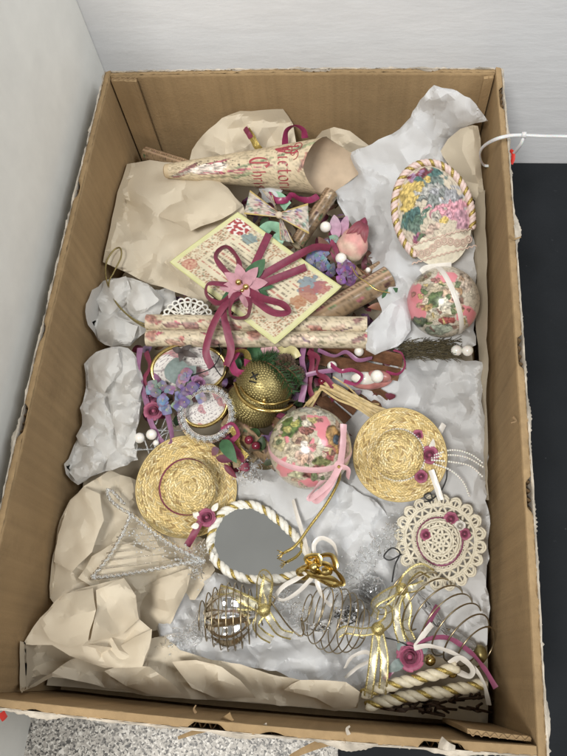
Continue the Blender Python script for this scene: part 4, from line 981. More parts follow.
for k in range(520):
    u, v = R_.uniform(396, 452), R_.uniform(340, 358); z = .092+R_.uniform(0, .014); a = R_.gauss(0, .5); l = R_.uniform(7, 17)
    du, dv = math.cos(a)*l, math.sin(a)*l*.6
    tube(mb, smooth([PX(u, v, z), PX(u+du*.5, v+dv*.5+R_.uniform(-2, 2), z+.003), PX(min(u+du, 462), min(v+dv, 362), z-.001)], 3), .00035, 3, cap=False)
solo('dried_moss', mb, 'moss', 'nest of dried brown moss under the ribboned ball', 'moss', kind='stuff')
pp = thing('pearl_pick', 'pair of white pearls at the edge of the moss by the right wall', 'pearls', PX(463, 352, .098))
pearl(pp, PX(456.5, 350.5, .106), .0058); pearl(pp, PX(467.5, 350.5, .107), .0058)
mb = MB(); tube(mb, curve([(450, 353, .1), (457, 352, .104), (468, 351, .105)], 6), .0006, 5); part('wire', mb, 'wire', pp)
sh = thing('shell_spray', 'pink shell spray with pearls and purple ribbon under the scrolls', 'flower spray', PX(365, 378, .092))
c0 = PX(372, 381, .110); x, y, n_ = frame_at(c0); s_ = MPP(.11); rot = Matrix((x, y, n_)).transposed() @ Matrix.Rotation(.1, 3, 'Z')
for k, (ox, oy, sx, sy) in enumerate([(0, 0, 21, 8.5), (-6, 3, 15, 7), (8, 4, 12, 6)]):
    mb = MB(); sphere(mb, c0+rot @ Vector((ox*s_, oy*s_, (k*2.5-2)*s_)), s_, 28, 16, (sx, sy, 7), rot @ Matrix.Rotation(-.15*k, 3, 'Z')); part('shell', mb, 'shell' if k != 1 else 'pearl', sh)
for (u, v, z, r) in [(377, 376.5, .122, 6.6), (332, 366, .118, 5), (359, 351.5, .118, 5)]: pearl(sh, PX(u, v, z), r*s_)
rib(sh, [(330, 364, .122), (340, 371, .128), (352, 370, .128), (362, 376, .124), (356, 384, .122), (344, 381, .122)], .0042, 'magenta', [.3, .2, .6, .9, .4], 'ribbon')
rib(sh, [(386, 372, .116), (398, 374, .12), (405, 366, .124), (402, 354, .124), (394, 350, .118)], .0035, 'magenta', [.4, .9, 1.1, .8], 'ribbon')
rib(sh, [(306, 375, .12), (320, 372, .122), (336, 370, .12)], .0045, 'satin_lilac', .2, 'ribbon')
# burgundy and lilac loose ribbons through the middle
for lab, pts, wd, m, rl in [('lilac satin ribbon running past the pine cones', [(304, 345, .118), (302, 360, .116), (305, 380, .112), (301, 402, .106)], .0062, 'satin_lilac', [.2, .5, .1]),
                            ('dark burgundy ribbon running down beside the lilac ribbon', [(311, 347, .112), (312, 365, .112), (309, 385, .106), (313, 398, .102)], .006, 'velvet', [.5, .2, .6]),
                            ('mauve ribbon curled along the left tissue bundle', [(140, 348, .118), (138, 372, .12), (146, 400, .116), (152, 425, .113), (164, 444, .11), (172, 440, .113), (168, 416, .116), (163, 392, .118), (154, 372, .118)], .0058, 'satin_lilac', [.2, .6, .1, .4, 1.0, .5, .1, .3]),
                            ('magenta satin ribbon loop between medallion and gold bell', [(236, 352, .126), (232, 362, .13), (236, 372, .13), (246, 372, .128), (248, 360, .126)], .009, 'magenta', [.3, .8, .4, .9, .5]),
                            ('gold lined ribbon loop above the gold bell', [(231, 360, .124), (236, 352, .13), (245, 352, .13), (249, 360, .124)], .009, 'cordgold', [1.0, 1.2, 1.0, .8]),
                            ('red and gold ribbon twist between wreath and floral roll', [(229, 424, .106), (236, 434, .108), (238, 448, .102), (246, 458, .098)], .009, 'cordgold', [.1, .9, .2]),
                            ('dark red ribbon scrap beside the red and gold twist', [(226, 438, .1), (234, 448, .104), (244, 462, .096)], .007, 'velvet', [.4, .1, .5]),
                            ('burgundy velvet curl beside the lilac blossoms and tissue bundle', [(146, 352, .112), (150, 366, .12), (144, 380, .118), (150, 392, .114), (158, 384, .114)], .006, 'velvet', [.3, 1.0, .4, .8]),
                            ('burgundy velvet curl over the short cinnamon stick', [(308, 352, .118), (318, 358, .124), (316, 372, .122), (326, 378, .116), (334, 388, .112)], .006, 'velvet', [.2, .9, .5, .2]),
                            ('magenta satin curl under the glass wreath', [(222, 430, .108), (232, 424, .114), (238, 434, .112), (230, 444, .108), (240, 452, .104)], .0055, 'magenta', [.3, 1.0, .5, .9]),
                            ('lilac satin curl lying on the cinnamon stick below the scrolls', [(318, 350, .122), (334, 356, .126), (346, 352, .126), (358, 360, .124), (372, 358, .12)], .0045, 'satin_lilac', [.3, .9, .2, .7]),
                            ('yellow satin ribbon petals above the pine sprig', [(276, 348, .12), (284, 352, .124), (292, 350, .122), (297, 358, .118)], .010, mat('butter_satin', (.58, .52, .26), .35, var=.15, vscale=200), [.2, .7, .1]),
                            ('pink satin scrap tucked beside the yellow petals', [(262, 353, .116), (270, 349, .122), (278, 354, .12)], .010, 'satin_pink', [.4, .1, .8]),
                            ('long white ribbon strand from the bowed ball to the teardrop mirror', [(293, 500, .098), (297, 515, .1), (303, 535, .1), (309, 556, .1)], .0045, 'satin_white', [.8, .4, .8]),
                            ('white ribbon loops curled at the right of the coiled wires', [(345, 668, .1), (352, 657, .108), (366, 652, .106), (372, 659, .1), (358, 667, .1), (345, 678, .1)], .004, 'satin_white', [.9, .6, .9])]:
    folded(lab.split()[0]+'_ribbon' if lab.split()[0] not in ('long', 'dark', 'red', 'gold', 'burgundy') else 'satin_ribbon', lab, 'ribbon', pts, wd, m, rl)
# dark fruit and leaves filling the middle
R_ = random.Random(5)
for k, (u, v, z) in enumerate([(312, 357, .1), (322, 381, .102), (249, 440, .1), (256, 446, .1)]):
    o = thing('berry_pick', ['glossy dark red berry below the lower scroll', 'glossy dark red berry beside the raffia', 'dark red berry by the floral roll', 'dark red berry below the gold bell'][k], 'berry', PX(u, v, z)); mb = MB(); sphere(mb, PX(u, v, z+.005), .0046, 16, 10); b_ = part('berry', mb, 'berry', o)
    mb = MB(); tube(mb, curve([(u, v, z+.005), (u+4, v+5, z), (u+9, v+8, z-.004)], 4), .0006, 5); part('stem', mb, 'wire', o)
for k, (u0, v0, u1, v1, w_, lab) in enumerate([(240, 372, 228, 352, 14, 'dark green leaf inside the gold lined loop'), (250, 345, 262, 362, 14, 'dark green leaf over the pine sprig'), (222, 440, 236, 462, 13, 'green leaf at the red and gold twist'), (382, 300, 398, 288, 12, 'green leaf on the fat floral roll')]):
    mb = MB(); a = PX(u0, v0, .112); leaf(mb, a, PX(u1, v1, .118), w_*MPP(.11), VD(a), .15, .2); solo('silk_leaf', mb, 'leaf', lab, 'leaf')

# ================================================================== oval fabric ornament with twisted cord
oc = PX(433, 214, .150); ov = thing('oval_ornament', 'padded oval floral fabric ornament edged with twisted pink and gold cord', 'ornament', oc-Vector((0, 0, .022)))
up = (VD(oc)*.8+Vector((0, -.1, .6))).normalized(); x, y, n_ = frame_at(oc, up); s_ = MPP(.15)
tl = .33; ax = x*math.cos(tl)-y*math.sin(-tl)*0; ex = x*math.cos(tl)+y*math.sin(-tl)*-1*0; 
ca, sa = math.cos(.26), math.sin(.26); ex = x*ca+y*sa*1; ey = -x*sa+y*ca
ex = (x*ca-y*(-sa)).normalized(); ey = n_.cross(ex)
AX, AY = 40*s_, 56*s_
ob = [(-.45, .52, .34, .22, .3, YEL), (-.20, .62, .22, .16, .2, YEL), (-.62, .28, .22, .16, .5, YEL), (.15, .72, .30, .16, .1, TEAL), (.30, .55, .18, .18, .3, (.16, .22, .20)), (-.05, .80, .22, .10, .2, BURG), (-.30, .82, .18, .08, .4, (.36, .20, .36)),
      (-.68, .02, .24, .16, .6, TEAL), (-.45, -.06, .28, .12, .3, (.09, .18, .13)), (-.60, -.18, .2, .1, -.4, (.12, .2, .16)), (.02, .42, .20, .26, .9, (.40, .40, .38)), (.10, .25, .30, .14, .5, (.24, .27, .26)), (.50, .28, .42, .12, -.4, (.33, .34, .37)), (.62, .06, .34, .09, -.4, (.40, .41, .44)),
      (.55, -.10, .36, .20, -.35, (.62, .26, .34)), (.18, .00, .32, .12, .2, (.60, .24, .30)), (.70, -.30, .20, .22, -.3, (.60, .30, .40)), (.05, -.10, .14, .12, 0, (.44, .40, .34)), (.20, -.20, .14, .08, 0, YEL), (-.55, -.42, .18, .14, 0, (.44, .12, .18)), (-.62, -.36, .09, .07, 0, (.32, .08, .22)), (-.40, -.36, .2, .07, .5, (.12, .19, .10)), (-.18, -.30, .26, .08, .2, (.56, .40, .32))]
ob += [(b[0]+.9*k, b[1]*.9+.1, b[2]*.4, b[3]*.4, b[4], b[5]) for k in (-.35, .3) for b in ob[:18]]
mb = MB(); vs = []; cl = []; NR, NA = 60, 120
for i in range(NR+1):
    r = i/NR
    for k in range(NA):
        a = 2*math.pi*k/NA; px, py = r*math.cos(a), r*math.sin(a)
        vs.append(oc+ex*(px*AX)+ey*(py*AY)+n_*(.011*(1-r**2.4)))
        c = collage(px, py, (.58, .50, .38), ob, 8, .07, 4, mute=.2)
        cl.append(c)
mb.add(vs, grid_faces(NR+1, NA, False, True), cl); part('fabric_front', mb, 'fabricprint', ov)
mb = MB(); sphere(mb, oc-n_*.003, 1, 40, 16, (AX*.985, AY*.985, .0075), Matrix((ex, ey, n_)).transposed()); part('padded_back', mb, 'cream', ov)
rope_pts = [oc+ex*(AX*1.03*math.cos(a))+ey*(AY*1.03*math.sin(a))+n_*.001 for a in [math.pi*(-.16+1.40*i/220) for i in range(221)]]
rope(ov, rope_pts, .0036, ['cordpink', 'cordpink', 'cordgold'], .0120, names=['pink_strand', 'pink_strand', 'gold_strand'], sr=[.62, .62, .6])
# lace band over the lower third
mb = MB(); R_ = random.Random(8); 
def ovp(px, py, o=.0): r = min(1, math.hypot(px, py)); return oc+ex*(px*AX)+ey*(py*AY)+n_*(.011*(1-r**2.4)+.0009+o)
vs = []
for i in range(41):
    for j in range(15):
        px = -.98+1.96*i/40; top = -.50+.06*math.cos(px*14)-.06*px; bot = -math.sqrt(max(0, 1.0-px*px))*1.06; q = j/14; py = top+(min(bot, top)-top)*q
        vs.append(ovp(px, py, .0006*N3((i, j, 2), .4)))
mb.add(vs, grid_faces(41, 15)); part('lace_band', mb, 'lace', ov)
mb = MB()
for i in range(10):
    px = -.75+i*.165; py = -.66-.06*math.sin(i); rr = .085
    tube(mb, [ovp(px+rr*math.cos(b), py+rr*math.sin(b)*.8, .0008) for b in [k*.45 for k in range(14)]], .0007, 5, True)
    tube(mb, [ovp(px+.04*math.cos(b), py+.035*math.sin(b), .001) for b in [k*.7 for k in range(9)]], .0006, 5, True)
for row in range(2):
    tube(mb, [ovp(-.9+1.8*i/80, -.52-.34*row+.035*abs(math.sin(i*.55)), .0008) for i in range(81)], .0007, 5)
part('lace_pattern', mb, mat('lace_rose', (.60, .44, .36), .8, var=.15, vscale=300), ov)

# ================================================================== decoupage balls
def dball(label, u, v, z, rpx, blobs, base, seed, ribm):
    c = PX(u, v, z); r = rpx*MPP(z)*.93; o = thing('decoupage_ball', label, 'bauble', c-Vector((0, 0, r)), 'decoupage baubles'); x, y, n_ = frame_at(c)
    def col(p):
        d = (p-c)/r; px, py, pz = d.dot(x), d.dot(y), d.dot(n_)
        if pz < -.1: px, py = px*1.7+pz, py*1.7-pz
        return collage(px, py, base, blobs, 8, .06, seed)
    rot = Matrix((x, y, n_)).transposed(); mb = MB(); sphere(mb, c, r, 190, 120, rot=rot, col=col); part('bauble', mb, 'printgloss', o)
    return o, c, r, x, y, n_
FIG = [(.53, .40, .30), (.60, .50, .38), (.45, .30, .20), (.34, .14, .12), (.12, .17, .07), (.16, .20, .10), (.62, .56, .44), (.50, .38, .16), (.22, .12, .09)]
b1 = [(-.72, -.05, .30, .62, .15, PINK), (.05, .62, .34, .22, .1, PINK), (.62, -.38, .26, .34, .5, PINK), (-.1, -.75, .4, .16, .1, (.30, .34, .26)), (.55, .55, .2, .3, .4, (.55, .45, .36)), (-.55, .70, .25, .14, .5, (.26, .22, .14)),
      (0, .05, .56, .5, 0, (.40, .33, .22)), (-.1, .02, .40, .26, .1, (.11, .16, .06)), (.18, .20, .22, .18, .3, (.56, .40, .28)), (.10, -.05, .22, .18, 0, (.58, .54, .44)), (.22, .1, .12, .12, 0, SKIN), (-.02, -.24, .34, .12, 0, (.62, .56, .44)), (.12, -.50, .24, .10, .1, (.36, .09, .08)), (-.25, -.42, .2, .1, .3, (.5, .44, .30)), (-.42, -.12, .16, .14, 0, (.42, .28, .12)), (.38, .28, .14, .14, 0, (.40, .24, .12)), (-.62, -.55, .22, .16, .4, (.10, .13, .08)), (.5, -.62, .2, .16, .4, (.54, .46, .36)), (-.1, .42, .5, .1, .1, (.5, .42, .30)), (.0, .02, .10, .08, 0, (.62, .60, .45))]
b1 += [(b[0], b[1], b[2], b[3], b[4], b[5]) for b in rblobs(40, FIG, .05, .12, 91, .8)]
o, c, r, x, y, n_ = dball('decoupage ball with a pink ground tied with white ribbon, below the oval ornament', 443, 302, .124, 40, b1, (.56, .50, .40), 6, None)
def arcrib(o, c, r, pole, a0, a1, wd, m, lat=0, name='ribbon', lift=1.012):
    e, f, g = basis(pole); pts = [c+(e*math.cos(a)*math.cos(lat)+f*math.sin(a)*math.cos(lat)+g*math.sin(lat))*r*lift for a in [a0+(a1-a0)*i/60 for i in range(61)]]
    mb = MB(); vs = []
    for i, p in enumerate(pts):
        d = (p-c).normalized()
        tt = (pts[min(i+1, 60)]-pts[max(i-1, 0)]).normalized(); w_ = tt.cross(d)
        for s in (-1, -.33, .33, 1): vs.append(p+w_*(s*wd/2)+d*(.0003*(1-s*s)-.0006*s*s))
    mb.add(vs, grid_faces(61, 4)); return part(name, mb, m, o)
arcrib(o, c, r, (x*.80+y*.30-n_*.20), 0, 2*math.pi, .0058, 'satin_white', .12)
rib(o, [c+x*(-.62*r)+y*(.82*r)+n_*(.25*r), c+x*(-.45*r)+y*(.95*r)+n_*(.2*r), c+x*(.2*r)+y*(1.02*r)+n_*(.1*r)], .006, 'satin_white', .2)
b2 = [(.22, .62, .36, .30, -.3, PINK), (.36, .30, .2, .30, .1, PINK), (-.62, .16, .2, .2, .3, PINK), (-.55, -.45, .3, .3, .5, PINK), (-.05, -.82, .3, .16, 0, PINK), (.02, .06, .12, .22, .2, PINK), (-.45, .50, .34, .26, .2, (.10, .16, .04)), (-.35, .58, .12, .08, .2, (.46, .44, .10)), (-.52, .44, .1, .08, .1, (.50, .46, .14)), (-.72, .10, .18, .2, .1, (.48, .42, .24)), (-.2, .20, .22, .2, .2, (.46, .34, .22)), (-.42, -.12, .2, .26, .3, (.50, .42, .30)), (-.14, -.22, .23, .20, 0, (.52, .36, .28)), (-.16, -.24, .12, .11, 0, SKIN), (-.12, .02, .1, .16, .4, (.62, .56, .5)), (.55, .20, .18, .36, .2, (.42, .24, .08)), (.62, .20, .10, .12, 0, (.06, .09, .12)), (.26, -.32, .2, .16, .2, (.18, .19, .07)), (.45, -.1, .14, .2, .5, (.36, .10, .10)), (.80, .1, .14, .5, 0, (.48, .30, .26)), (.2, .86, .5, .1, -.1, (.50, .50, .40)), (-.6, .76, .3, .1, .6, (.46, .47, .36)), (.68, .62, .24, .12, -.8, (.50, .50, .40)), (-.05, .40, .12, .09, .3, (.22, .08, .06)), (.30, .02, .22, .06, -.5, (.56, .46, .30)), (.1, -.55, .3, .14, .2, (.36, .14, .12)), (.4, -.62, .26, .12, .3, (.5, .42, .34)), (.08, .66, .13, .07, .2, (.46, .38, .14)), (-.35, -.62, .22, .10, .1, (.50, .48, .30))]
b2 = [(q[0], q[1], q[2]*.8, q[3]*.8, q[4], q[5]) if q[5] is PINK else q for q in b2]
b2 += rblobs(34, FIG, .05, .12, 17, .9)
o, c, r, x, y, n_ = dball('decoupage ball with pale pink ribbon bow between the two straw hats', 310, 448, .122, 43, b2, (.54, .48, .36), 11, None)
arcrib(o, c, r, (x*.05+y*.85+n_*.5), 0, 2*math.pi, .0062, 'satin_pink', 0)
kn = c+(x*.62-y*.38+n_*.62).normalized()*r*1.06
s_ = r/43
def off(dx, dy, dn=0): return kn+x*(dx*s_)-y*(dy*s_)+n_*(dn*s_)
rib(o, [off(0, 0), off(-14, -8, 4), off(-33, -20, 2)], .0066, 'satin_pink', .1, 'bow_end')
rib(o, [off(0, 0), off(3, -20, 5), off(4, -42, 2)], .0066, 'satin_pink', .5, 'bow_end')
rib(o, [off(0, 0), off(-12, 18, 4), off(-30, 32, 0), off(-24, 22, -6), off(-8, 6, -3)], .006, 'satin_pink', [.2, .4, 1.2, .8], 'bow_loop')
rib(o, [off(0, 0), off(-10, 20, 3), off(-22, 34, -2), off(-28, 31, -8)], .0055, 'satin_pink', [.2, .5, .2], 'bow_end')
rib(o, [off(0, 0), off(8, 3, 0), off(8, 12, -8)], .0055, 'satin_pink', [.6, .9], 'bow_end')
mb = MB(); tube(mb, smooth([off(-1, 0, 2), PX(339, 480, .118), PX(327, 503, .112), PX(311, 525, .11), PX(296, 545, .112), PX(284, 553, .112)], 12), .0014, 8); cdp = part('hanging_cord', mb, 'cordgold', o)
mb = MB()
for k in range(9):
    a = k*.7; e = PX(284, 553, .112); tube(mb, [e, e+x*((-5-k % 3)*s_)-y*((math.cos(a)*5+2)*s_)+n_*(math.sin(a)*2*s_)], .0004, 4)
part('tassel', mb, 'gold', o)

# ================================================================== straw hats
def hat(label, u, v, z, Rpx, rc, hc, tilt, seed, offc=(0, 0)):
    c = PX(u, v, z); s = MPP(z)*.95; o = thing('straw_hat', label, 'hat', c-Vector((0, 0, .004)), 'miniature straw hats'); nn = (VD(c)+Vector(tilt)).normalized(); x, y, n_ = frame_at(c, nn)
    prof = [(0, hc), (.35*rc, hc*.985), (.65*rc, hc*.90), (.90*rc, hc*.72), (1.0*rc, hc*.42), (1.02*rc, .04*hc), (1.12*rc, -1.0), (1.4*rc, -2.4), (Rpx*.84, -2.2), (Rpx, .6)]
    P = smooth([Vector((a, b, 0)) for a, b in prof], 8); cum = [0]
    for i in range(1, len(P)): cum.append(cum[-1]+(P[i]-P[i-1]).length)
    LT = cum[-1]
    def surf(l, a, h=0):
        l = max(0, min(LT-1e-6, l)); i = max(k for k in range(len(cum)-1) if cum[k] <= l); q = (l-cum[i])/max(1e-9, cum[i+1]-cum[i]); p = P[i].lerp(P[i+1], q); tg = (P[i+1]-P[i]).normalized()
        rr, hh = p.x, p.y; hh += (.9*math.sin(2*a+seed)+.5*math.sin(3*a+1))*max(0, rr/Rpx)**2*1.6; rw = 1+.012*math.sin(3*a+seed)
        d = x*math.cos(a)+y*math.sin(a); nv = d*(-tg.y)+n_*tg.x
        return c+d*(rr*rw*s)+n_*(hh*s)+nv*(h*s)
    mb = MB(); mb.cc = (.36, .25, .09); NA = 72; vs = []; K = 40
    for i in range(K+1):
        for k in range(NA): vs.append(surf(LT*i/K, 2*math.pi*k/NA, -.35))
    mb.add(vs, grid_faces(K+1, NA, False, True)); part('underlay', mb, 'straw', o)
    R = random.Random(seed); lc = cum[40]; mbs = [MB(), MB()]; pw = 5.6; nrow = int(LT/pw)
    for i in range(nrow):
        lm = (i+.5)*LT/nrow; rr = max(2.0, (surf(lm, 0)-c-n_*((surf(lm, 0)-c).dot(n_))).length/s); ncell = max(6, int(2*math.pi*rr/3.4)); ph = R.uniform(0, 6)
        mb = mbs[0] if lm < lc else mbs[1]
        for k in range(ncell):
            a = ph+2*math.pi*k/ncell; da = 2*math.pi/ncell
            for sd in (-1, 1):
                g = R.uniform(.72, 1.12); co = (.70*g, .53*g, .23*g) if R.random() < .8 else (.74*g, .61*g, .33*g)
                if R.random() < .08: co = (.36, .24, .09)
                l0 = lm+sd*pw*.56; l1 = lm-sd*pw*.04; hj = R.uniform(0, .35)
                a0 = a+sd*0+da*.5*(sd > 0)
                q = []
                for (l, aa, h) in ((l0, a0-da*.75, .1), (l0, a0+da*.05, .1), ((l0+l1)/2, a0+da*.75, .75+hj), ((l0+l1)/2, a0-da*.1, .75+hj), (l1, a0+da*1.35, .35), (l1, a0+da*.55, .35)): q.append(surf(l, aa, h))
                mb.add(q, [(0, 1, 2, 3), (3, 2, 4, 5)], [co]*6)
    part('crown', mbs[0], 'straw', o, False, kind='stuff'); part('brim', mbs[1], 'straw', o, False, kind='stuff')
    mb = MB(); mb.cc = (.52, .39, .16); tube(mb, [surf(LT, 2*math.pi*k/90) for k in range(90)], s*1.0, 6, True); part('brim_edge', mb, 'straw', o)
    return o, c, x, y, n_, s, surf, cum, LT
o, c, x, y, n_, s, surf, cum, LT = hat('straw hat with thin burgundy band, overlapping the teardrop mirror', 187, 487, .094, 50.5, 26, 30, (.17, .0, 0), 3)
mb = MB(); tube(mb, [surf(cum[39], 2*math.pi*k/80, .9) for k in range(80)], 1.5*s, 6, True); part('hat_band', mb, 'velvet', o)
rose(o, PX(206.5, 517.5, .100), 8.5*s, 'rose', None, 2)
for (u, v, du, dv, w_) in [(197, 519, -3, -10, 6), (212, 511, 6, -8, 6), (199, 525, -8, 2, 6)]:
    mb = MB(); a = PX(u, v, .1); leaf(mb, a, PX(u+du, v+dv, .102), w_*s, n_, .15, .2); part('white_leaf', mb, 'cordwhite', o)
rib(o, [(200, 522, .1), (195, 532, .098), (187, 546, .094)], 7*s, 'velvet', [.2, -.2], 'ribbon_tail')
o, c, x, y, n_, s, surf, cum, LT = hat('straw hat with pearl band and mauve roses by the right wall', 399, 455, .117, 46.5, 24, 27, (-.15, .0, 0), 9)
mb = MB()
for k in range(64): sphere(mb, surf(cum[39]+.5, 2*math.pi*k/64, 1.2), 1.25*s, 7, 5)
part('pearl_band', mb, 'pearl', o, kind='stuff')
for (u, v, r, z, sd) in [(429.5, 455, 8.5, .1260, 1), (418, 436, 6, .1250, 2), (421, 476.5, 6, .1240, 3)]: rose(o, PX(u, v, z), r*s, 'rose', None, sd)
for (u, v) in [(428, 469), (436, 446), (425, 447)]: rose(o, PX(u, v, .1135), 5*s, 'satin_white', None, u, 'white_bud')
for pts in [[(432, 458, .1270), (450, 455, .1250), (468, 458, .1230), (485, 468, .1230)], [(432, 460, .1270), (452, 462, .1250), (470, 466, .1230), (483, 477, .1210)], [(434, 464, .1270), (450, 470, .1240), (463, 482, .1210), (470, 498, .1190)], [(434, 455, .1270), (452, 450, .1270), (470, 454, .1260), (484, 464, .1250)]]:
    mb = MB()
    for p in resample(curve(pts, 14), 2.4*s): sphere(mb, p, 1.2*s, 7, 5)
    part('pearl_strand', mb, 'pearl', o, kind='stuff')
rib(o, [(431, 448, .1270), (438, 435, .1250), (444, 424, .1240)], 6*s, 'satin_white', .3, 'white_ribbon'); rib(o, [(431, 470, .1260), (436, 484, .1230), (441, 500, .1190)], 6*s, 'satin_white', .2, 'white_ribbon')
mb = MB(); tube(mb, curve([(424, 502, .1190), (432, 500, .1200), (430, 493, .1210), (424, 496, .1200), (430, 500, .1190), (440, 492, .1190), (446, 480, .1210), (447, 470, .1230)], 8), .0007, 5); part('wire_hook', mb, 'blackwire', o)

# ================================================================== crocheted hat
c = PX(440, 541, .106); s = MPP(.1)*.95; ch = thing('crochet_hat', 'cream crocheted lace hat with mauve rose band by the right wall', 'hat', c-Vector((0, 0, .004))); nn = (VD(c)+Vector((-.08, .05, 0))).normalized(); x, y, n_ = frame_at(c, nn)
R_ = random.Random(6)
def cp(r, a, h): return c+(x*math.cos(a)*1.0+y*math.sin(a)*1.05)*(r*s*(1+.02*math.sin(a*3)))+n_*(h*s+.0006*math.sin(a*7+r))
cr = MB(); br = MB()
def ring(mb, r, h, th): tube(mb, [cp(r+.35*math.sin(k*2.1), 2*math.pi*k/80, h+.3*math.sin(k*1.3)) for k in range(80)], th*s, 5, True)
def spokes(mb, r0_, h0, r1_, h1, n, th, zig=True):
    for k in range(n):
        a = 2*math.pi*k/n; b = 2*math.pi*(k+.5)/n; e = 2*math.pi*(k+1)/n
        tube(mb, [cp(r0_, a, h0), cp((r0_+r1_)/2, (a+b)/2, (h0+h1)/2+.3), cp(r1_, b if zig else a, h1)], th*s, 5)
        if zig: tube(mb, [cp(r1_, b, h1), cp((r0_+r1_)/2, (e+b)/2, (h0+h1)/2+.3), cp(r0_, e, h0)], th*s, 5)
for r, h, th in ((2.5, 13, 1.4), (5.5, 13, 1.0), (11, 12, 1.3), (13, 11.2, 1.1), (17, 8, 1.4), (18.5, 3, 1.5), (19, 5.5, 1.2)): ring(cr, r, h, th)
spokes(cr, 5.5, 13, 11, 12, 7, 1.3); spokes(cr, 13, 11.2, 17, 8, 14, 1.0); spokes(cr, 17, 8, 19, 2, 26, 1.0); spokes(cr, 2, 13, 5.5, 13, 8, 1.1, False)
for r, h, th in ((20.5, 0, 1.4), (24, .4, 1.2), (25.6, .4, 1.2), (32, .8, 1.3), (33.6, .8, 1.1)): ring(br, r, h, th)
spokes(br, 20.5, 0, 24, .4, 34, .9); spokes(br, 25.6, .4, 32, .8, 20, 1.2)
for k in range(20):
    a = 2*math.pi*k/20; b = 2*math.pi*(k+1)/20; m_ = (a+b)/2
    for q, th in ((0, 1.3), (2.0, 1.1)): tube(br, smooth([cp(33.6, a+.02, .8), cp(37.5+q, a+.05, .8), cp(40+q, m_, .9), cp(37.5+q, b-.05, .8), cp(33.6, b-.02, .8)], 5), th*s, 5)
    for q in (-.5, 0, .5): tube(br, [cp(33.6, m_+q*.12, .8), cp(40, m_+q*.26, .9)], .8*s, 5)
part('crown', cr, 'lace', ch); part('brim', br, 'lace', ch)
mb = MB(); tube(mb, [cp(20.4, 2*math.pi*k/70, 2.2) for k in range(70)], 1.5*s, 6, True); part('hat_band', mb, 'satin_mauve', ch)
for (u, v, r, sd) in [(451, 519, 6.2, 1), (464.5, 534, 5.2, 2), (426, 535, 5.2, 3)]: rose(ch, PX(u, v, .117), r*s, 'rose', None, sd)
rose(ch, PX(460, 526, .117), 5*s, 'satin_white', None, 8, 'white_bud')
# ================================================================== gold rimmed medallions, glass wreath, purple spray
def medallion(label, u, v, z, rx, ry, rotz, seed, tilt=(0, 0, 0)):
    c = PX(u, v, z); s = MPP(z)*.95; o = thing('music_medallion', label, 'medallion', c-Vector((0, 0, .006)), 'gold rimmed music medallions'); nn = (VD(c)+Vector(tilt)).normalized(); x, y, n_ = frame_at(c, nn)
    ex = x*math.cos(rotz)+y*math.sin(rotz); ey = n_.cross(ex)
    def col(px, py):
        b = (.62, .58, .54); k = (py*7) % 1; 
        if noise.noise(Vector((px*2.2, py*2.2, seed+3))) > .24: b = lerp((.50, .28, .26), (.34, .13, .17), .5+noise.noise(Vector((px*9, py*9, 1))))
        if (py*22) % 4 < 2.6 and (py*22) % 1 < .22: b = (.28, .24, .24)
        if noise.noise(Vector((px*17, math.floor(py*5.5)*3.1, seed))) > .33 and (py*5.5) % 1 < .35: b = (.09, .07, .08)
        if noise.noise(Vector((px*26, math.floor(py*7)*2.3, seed+8))) > .28 and .5 < (py*5.5) % 1 < .68: b = (.15, .11, .12)
        return b
    mb = MB(); vs = []; cl = []
    for i in range(41):
        r = i/40
        for k in range(80):
            a = 2*math.pi*k/80; vs.append(c+ex*(r*math.cos(a)*rx*s)+ey*(r*math.sin(a)*ry*s)+n_*(.002*(1-r*r))); cl.append(col(r*math.cos(a), r*math.sin(a)))
    mb.add(vs, grid_faces(41, 80, False, True), cl); part('music_paper', mb, 'print', o)
    mb = MB(); tube(mb, [c+ex*(math.cos(a)*rx*s)+ey*(math.sin(a)*ry*s) for a in [2*math.pi*k/90 for k in range(90)]], 2.1*s, 10, True); part('gold_rim', mb, 'gold', o)
    mb = MB(); sphere(mb, c-n_*.0045, 1, 30, 10, (rx*s*.97, ry*s*.97, .004), Matrix((ex, ey, n_)).transposed()); part('backing', mb, 'golddark', o)
    return o
medallion('gold rimmed music medallion touching the lower scroll', 189, 369, .112, 40, 27, .08, 2, (0, .1, 0))
medallion('gold rimmed music medallion lying inside the glass wreath', 205, 406, .108, 25, 20, .55, 6)
# clear glass wreath
c = PX(207, 414, .117); s = MPP(.117)*.95; gw = thing('glass_wreath', 'clear twisted glass wreath ring above the burgundy banded hat', 'wreath', c-Vector((0, 0, .006))); x, y, n_ = frame_at(c)
wp = [c+x*(math.cos(a)*27*s)+y*(math.sin(a)*27*s) for a in [2*math.pi*k/400 for k in range(400)]]
T, U, B = frames(wp, True)
for q in range(3):
    mb = MB(); tube(mb, [wp[i]+U[i]*(math.cos(i*2*math.pi*26/400+q*2.09)*2.6*s)+B[i]*(math.sin(i*2*math.pi*26/400+q*2.09)*2.6*s) for i in range(400)], 1.9*s, 7, True); part('glass_strand', mb, 'glass' if q else 'glassfrost', gw)
